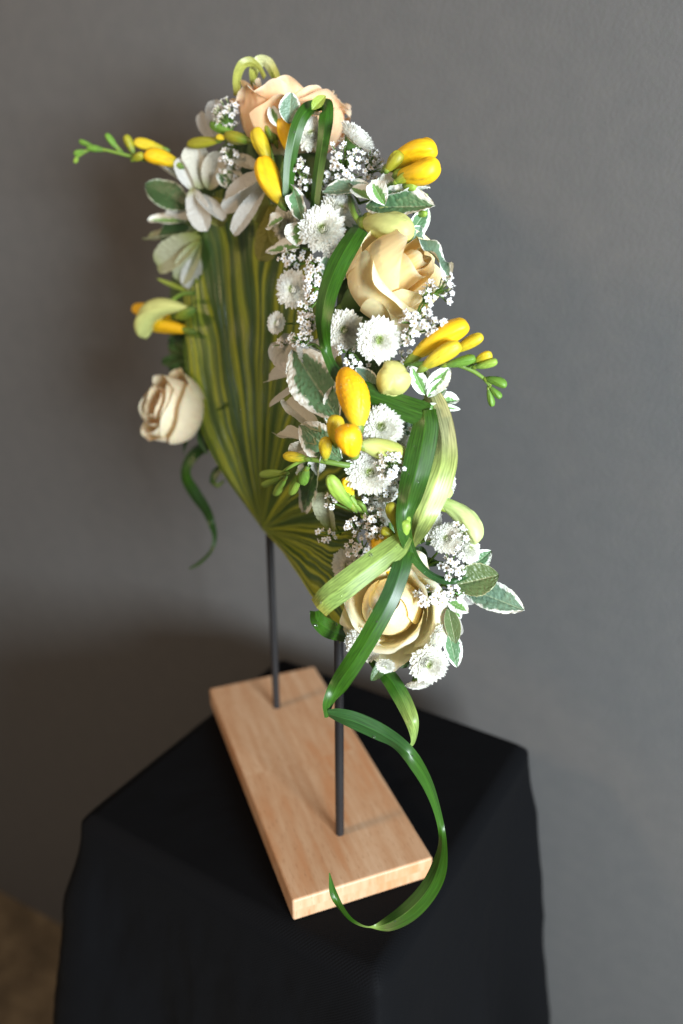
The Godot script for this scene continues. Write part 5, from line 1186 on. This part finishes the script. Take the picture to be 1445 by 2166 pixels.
	grass("grass_blade", "long blade falling from the crossing and looping in front of the wooden board", Vector3(0.0538, 1.4903, -0.6175), [
		[[Vector3(0.0538, 1.4903, -0.6175), Vector3(-0.0073, 0.0004, -0.004), Color(0.030, 0.098, 0.008)], [Vector3(0.0484, 1.4775, -0.6034), Vector3(-0.0078, 0.0024, -0.001), Color(0.026, 0.080, 0.020)], [Vector3(0.0394, 1.4584, -0.591), Vector3(-0.0075, 0.0032, -0.0013), Color(0.026, 0.080, 0.020)], [Vector3(0.0262, 1.4333, -0.5847), Vector3(-0.0072, 0.0038, -0.0016), Color(0.030, 0.098, 0.008)], [Vector3(0.0113, 1.4055, -0.5828), Vector3(-0.007, 0.0042, -0.0018), Color(0.030, 0.098, 0.008)], [Vector3(-0.0023, 1.3814, -0.5835), Vector3(-0.0066, 0.0023, -0.0049), Color(0.030, 0.098, 0.008)], [Vector3(-0.0105, 1.3635, -0.5813), Vector3(-0.005, 0.0043, 0.0055), Color(0.030, 0.098, 0.008)], [Vector3(-0.0135, 1.3493, -0.5786), Vector3(-0.0016, 0.0011, 0.0017), Color(0.03, 0.09, 0.01)]],
		[[Vector3(-0.0131, 1.3531, -0.58), Vector3(-0.0009, -0.0051, -0.0029), Color(0.026, 0.080, 0.020)], [Vector3(-0.0037, 1.3514, -0.5784), Vector3(-0.002, -0.0081, -0.0021), Color(0.026, 0.080, 0.020)], [Vector3(0.0114, 1.348, -0.5748), Vector3(-0.0031, -0.008, 0.0005), Color(0.026, 0.080, 0.020)], [Vector3(0.0308, 1.341, -0.5697), Vector3(-0.0039, -0.0076, 0.0004), Color(0.026, 0.080, 0.020)], [Vector3(0.0491, 1.3305, -0.5652), Vector3(-0.0044, -0.0069, -0.0025), Color(0.026, 0.080, 0.020)], [Vector3(0.0642, 1.3145, -0.5607), Vector3(-0.0046, -0.0006, 0.0072), Color(0.030, 0.098, 0.008)], [Vector3(0.076, 1.2929, -0.5559), Vector3(-0.0041, 0.0012, 0.0074), Color(0.030, 0.098, 0.008)], [Vector3(0.0844, 1.2658, -0.551), Vector3(-0.0032, 0.001, 0.0041), Color(0.030, 0.098, 0.008)], [Vector3(0.0878, 1.2391, -0.5452), Vector3(-0.0033, -0.0016, -0.0039), Color(0.030, 0.098, 0.008)], [Vector3(0.0843, 1.2164, -0.5388), Vector3(-0.0056, -0.0009, -0.0067), Color(0.030, 0.098, 0.008)], [Vector3(0.0749, 1.1967, -0.5327), Vector3(-0.0058, 0.0017, -0.0063), Color(0.030, 0.098, 0.008)], [Vector3(0.0591, 1.1793, -0.5275), Vector3(-0.0043, 0.0026, -0.0073), Color(0.030, 0.098, 0.008)], [Vector3(0.0406, 1.1672, -0.5246), Vector3(-0.0017, 0.0015, -0.0064), Color(0.030, 0.098, 0.008)], [Vector3(0.0243, 1.162, -0.5246), Vector3(0.0001, 0.0027, 0.0014), Color(0.21, 0.31, 0.075)], [Vector3(0.0095, 1.1655, -0.5271), Vector3(0.0017, 0.004, 0.0026), Color(0.030, 0.098, 0.008)], [Vector3(-0.0015, 1.1752, -0.5323), Vector3(0.0032, 0.0038, 0.0036), Color(0.030, 0.098, 0.008)], [Vector3(-0.0086, 1.1884, -0.54), Vector3(0.0026, -0.0006, -0.0035), Color(0.030, 0.098, 0.008)], [Vector3(-0.012, 1.2025, -0.5482), Vector3(0.0004, -0.0001, -0.0005), Color(0.030, 0.098, 0.008)]]], "long grass blades curled through the bouquet", 5, 0.22)
	grass("grass_blade", "short bright blade hanging below the lowest rose with its tip curled in", Vector3(0.0253, 1.3733, -0.6343), [
		[[Vector3(0.0253, 1.3733, -0.6343), Vector3(-0.0033, -0.0056, -0.0043), Color(0.030, 0.098, 0.008)], [Vector3(0.0378, 1.3678, -0.6211), Vector3(-0.0055, -0.0053, -0.0005), Color(0.030, 0.098, 0.008)], [Vector3(0.0501, 1.3554, -0.6083), Vector3(-0.0068, -0.0036, 0.0015), Color(0.030, 0.098, 0.008)], [Vector3(0.0597, 1.3395, -0.5951), Vector3(-0.0064, -0.0036, -0.0018), Color(0.21, 0.31, 0.075)], [Vector3(0.0643, 1.3274, -0.5856), Vector3(-0.0042, 0.0021, 0.0059), Color(0.21, 0.31, 0.075)], [Vector3(0.0614, 1.32, -0.5782), Vector3(-0.0016, 0.0022, 0.0019), Color(0.21, 0.31, 0.075)], [Vector3(0.0542, 1.3198, -0.5759), Vector3(-0.0001, 0.0009, 0.0005), Color(0.21, 0.31, 0.075)]]], "long grass blades curled through the bouquet", 0, 0.22)
	grass("grass_blade", "blurred dark blade twisting down at the far left below the fan leaf", Vector3(-0.1706, 1.4636, -0.9926), [
		[[Vector3(-0.1706, 1.4636, -0.9926), Vector3(-0.0046, 0.0033, -0.0086), Color(0.03, 0.09, 0.01)], [Vector3(-0.188, 1.4518, -0.9898), Vector3(-0.006, 0.0032, -0.0077), Color(0.03, 0.09, 0.01)], [Vector3(-0.1995, 1.4358, -0.9863), Vector3(-0.0074, -0.0001, -0.0072), Color(0.03, 0.09, 0.01)], [Vector3(-0.2008, 1.4196, -0.9827), Vector3(-0.0076, -0.0047, -0.0053), Color(0.030, 0.098, 0.008)], [Vector3(-0.1896, 1.4003, -0.9767), Vector3(-0.0073, -0.0064, -0.0037), Color(0.026, 0.080, 0.020)], [Vector3(-0.175, 1.3794, -0.9679), Vector3(-0.0064, -0.0061, -0.0054), Color(0.026, 0.080, 0.020)], [Vector3(-0.1653, 1.3591, -0.9594), Vector3(-0.0032, 0.0007, 0.0043), Color(0.03, 0.09, 0.01)], [Vector3(-0.1636, 1.3456, -0.9537), Vector3(-0.0021, 0.0014, 0.0023), Color(0.03, 0.09, 0.01)], [Vector3(-0.1703, 1.331, -0.9475), Vector3(-0.002, 0.0001, -0.0034), Color(0.03, 0.09, 0.01)], [Vector3(-0.1842, 1.3178, -0.9441), Vector3(-0.0015, 0.0006, -0.0036), Color(0.03, 0.09, 0.01)], [Vector3(-0.1982, 1.3091, -0.9437), Vector3(-0.0005, 0.0003, -0.0014), Color(0.03, 0.09, 0.01)]]], "long grass blades curled through the bouquet", 0, 0.22)
	grass("grass_blade", "short blurred blade stub behind the lower edge of the fan leaf", Vector3(-0.1511, 1.4407, -0.9721), [
		[[Vector3(-0.1511, 1.4407, -0.9721), Vector3(-0.0035, 0.0013, -0.0054), Color(0.03, 0.09, 0.01)], [Vector3(-0.1595, 1.4324, -0.9686), Vector3(-0.0049, 0.0014, -0.0042), Color(0.03, 0.09, 0.01)], [Vector3(-0.1632, 1.4225, -0.9644), Vector3(-0.0047, -0.0024, -0.0039), Color(0.03, 0.09, 0.01)], [Vector3(-0.1572, 1.4169, -0.962), Vector3(0.0002, -0.0034, -0.0018), Color(0.21, 0.31, 0.075)], [Vector3(-0.1476, 1.4235, -0.9648), Vector3(0.0005, -0.0011, -0.0008), Color(0.21, 0.31, 0.075)]]], "long grass blades curled through the bouquet", 0, 0.22)
	grass("grass_blade", "yellow green blade loop rising behind the left of the peach rose", Vector3(-0.1039, 1.8544, -0.9241), [
		[[Vector3(-0.1039, 1.8544, -0.9241), Vector3(0.0034, -0.0013, -0.0032), Color(0.33, 0.34, 0.07)], [Vector3(-0.1043, 1.8721, -0.9316), Vector3(0.0038, -0.0016, -0.0024), Color(0.33, 0.34, 0.07)], [Vector3(-0.0996, 1.8842, -0.9377), Vector3(0.0028, -0.0034, -0.002), Color(0.33, 0.34, 0.07)], [Vector3(-0.0911, 1.8875, -0.9413), Vector3(-0.0004, -0.0043, -0.0022), Color(0.33, 0.34, 0.07)], [Vector3(-0.0829, 1.883, -0.9438), Vector3(-0.0015, -0.0021, -0.0017), Color(0.33, 0.34, 0.07)], [Vector3(-0.0777, 1.8734, -0.9462), Vector3(-0.0017, -0.0018, -0.0019), Color(0.33, 0.34, 0.07)]]], "long grass blades curled through the bouquet", 0, 0.22)
	grass("grass_blade", "second yellow green loop nearest the crown of the peach rose", Vector3(-0.0893, 1.8652, -0.9514), [
		[[Vector3(-0.0893, 1.8652, -0.9514), Vector3(0.003, -0.002, -0.0047), Color(0.33, 0.34, 0.07)], [Vector3(-0.089, 1.8808, -0.9558), Vector3(0.0038, -0.0025, -0.0037), Color(0.33, 0.34, 0.07)], [Vector3(-0.0829, 1.8896, -0.9574), Vector3(0.0023, -0.005, -0.0021), Color(0.5, 0.52, 0.26)], [Vector3(-0.0749, 1.888, -0.9545), Vector3(-0.0027, -0.0047, -0.0022), Color(0.5, 0.52, 0.26)], [Vector3(-0.069, 1.8794, -0.9509), Vector3(-0.0039, -0.0033, -0.0028), Color(0.33, 0.34, 0.07)], [Vector3(-0.0632, 1.8668, -0.9456), Vector3(-0.0031, -0.0031, -0.0039), Color(0.33, 0.34, 0.07)]]], "long grass blades curled through the bouquet", 0, 0.22)
	spray("freesia_spray", "two tiny lime buds peeping out right of the rosette leaves", "bud", [[[Vector3(0.0585, 1.7501, -0.8254), Vector3(0.0699, 1.7572, -0.8032)], 0.0017, 0.0013]], [
		[Vector3(0.069, 1.7599, -0.7948), Vector3(0.0781, 1.7642, -0.7835), 0.0034, GREEN, LIME, Vector3(0, 0, 0), 0.36],
		[Vector3(0.0668, 1.749, -0.7851), Vector3(0.0766, 1.7497, -0.7706), 0.0033, GREEN, LIME, Vector3(0, 0, 0), 0.36],
	], "freesia sprays and buds in the bouquet")
	button("white chrysanthemum deep between the pale bud and the folded dark blade", Vector3(0.0524, 1.5573, -0.6798), Vector3(0.0994, 0.4758, 0.874), 0.0167, 1, 32.5, 0.88)
	button("white chrysanthemum deep behind the green bud knot above the crossing", Vector3(0.0332, 1.499, -0.6788), Vector3(-0.1948, 0.4698, 0.861), 0.0154, 2, 33.8, 1.04)
	statice("pale statice tuft filling the gap left of the green bud knot", Vector3(0.0257, 1.4805, -0.7053), [[Vector3(0.0208, 1.5173, -0.6679), Vector3(0.0143, 0.0125, 0.01), 16, Vector3(-0.0987, 0.4764, 0.8737)], [Vector3(0.0504, 1.5375, -0.6615), Vector3(0.0091, 0.0135, 0.0097), 12, Vector3(0.0995, 0.3864, 0.9169)]], 0.0033, 21)
	statice("pale statice tuft in the gap behind the round pale bud", Vector3(0.056, 1.6088, -0.7377), [[Vector3(0.0224, 1.62, -0.7093), Vector3(0.0109, 0.0113, 0.0087), 12, Vector3(-0.0969, 0.5594, 0.8232)], [Vector3(0.0605, 1.6333, -0.7053), Vector3(0.0108, 0.0086, 0.0071), 12, Vector3(0.0963, 0.6338, 0.7675)]], 0.0032, 22)
	sprig("variegated_leaf", "pale edged leaves filling the gap left of the curved blade's upper end", "leaf", [[Vector3(-0.0097, 1.6865, -0.8295), Vector3(-0.0118, 1.6949, -0.8157)]], [
		[Vector3(-0.0138, 1.691, -0.7929), Vector3(-0.0091, 1.7154, -0.797), Vector3(0.0003, 0.4784, 0.8781), 0.0161, "variegated", 0.2, 0, 0.05],
		[Vector3(-0.0092, 1.6876, -0.7852), Vector3(-0.0294, 1.6977, -0.8104), Vector3(-0.1948, 0.4698, 0.861), 0.0133, "snowy", 0.2, 0, 0.05],
		[Vector3(-0.007, 1.6872, -0.7881), Vector3(0.0063, 1.7107, -0.7874), Vector3(0.1955, 0.4686, 0.8615), 0.0151, "sage", 0.2, 0, 0.05],
	], "white edged leaves in the bouquet", "leaf", 0)
	sprig("variegated_leaf", "two pale edged leaves behind the crossing of the strap and the blades", "leaf", [[Vector3(0.0617, 1.4707, -0.7051), Vector3(0.0557, 1.4831, -0.6881)]], [
		[Vector3(0.0508, 1.4801, -0.6789), Vector3(0.0272, 1.5057, -0.6795), Vector3(-0.1948, 0.4698, 0.861), 0.0173, "variegated", 0.2, 0, 0.05],
		[Vector3(0.0555, 1.4762, -0.6822), Vector3(0.0741, 1.4963, -0.6793), Vector3(0.1955, 0.4686, 0.8615), 0.0174, "sage", 0.2, 0, 0.05],
	], "white edged leaves in the bouquet", "leaf", 0)
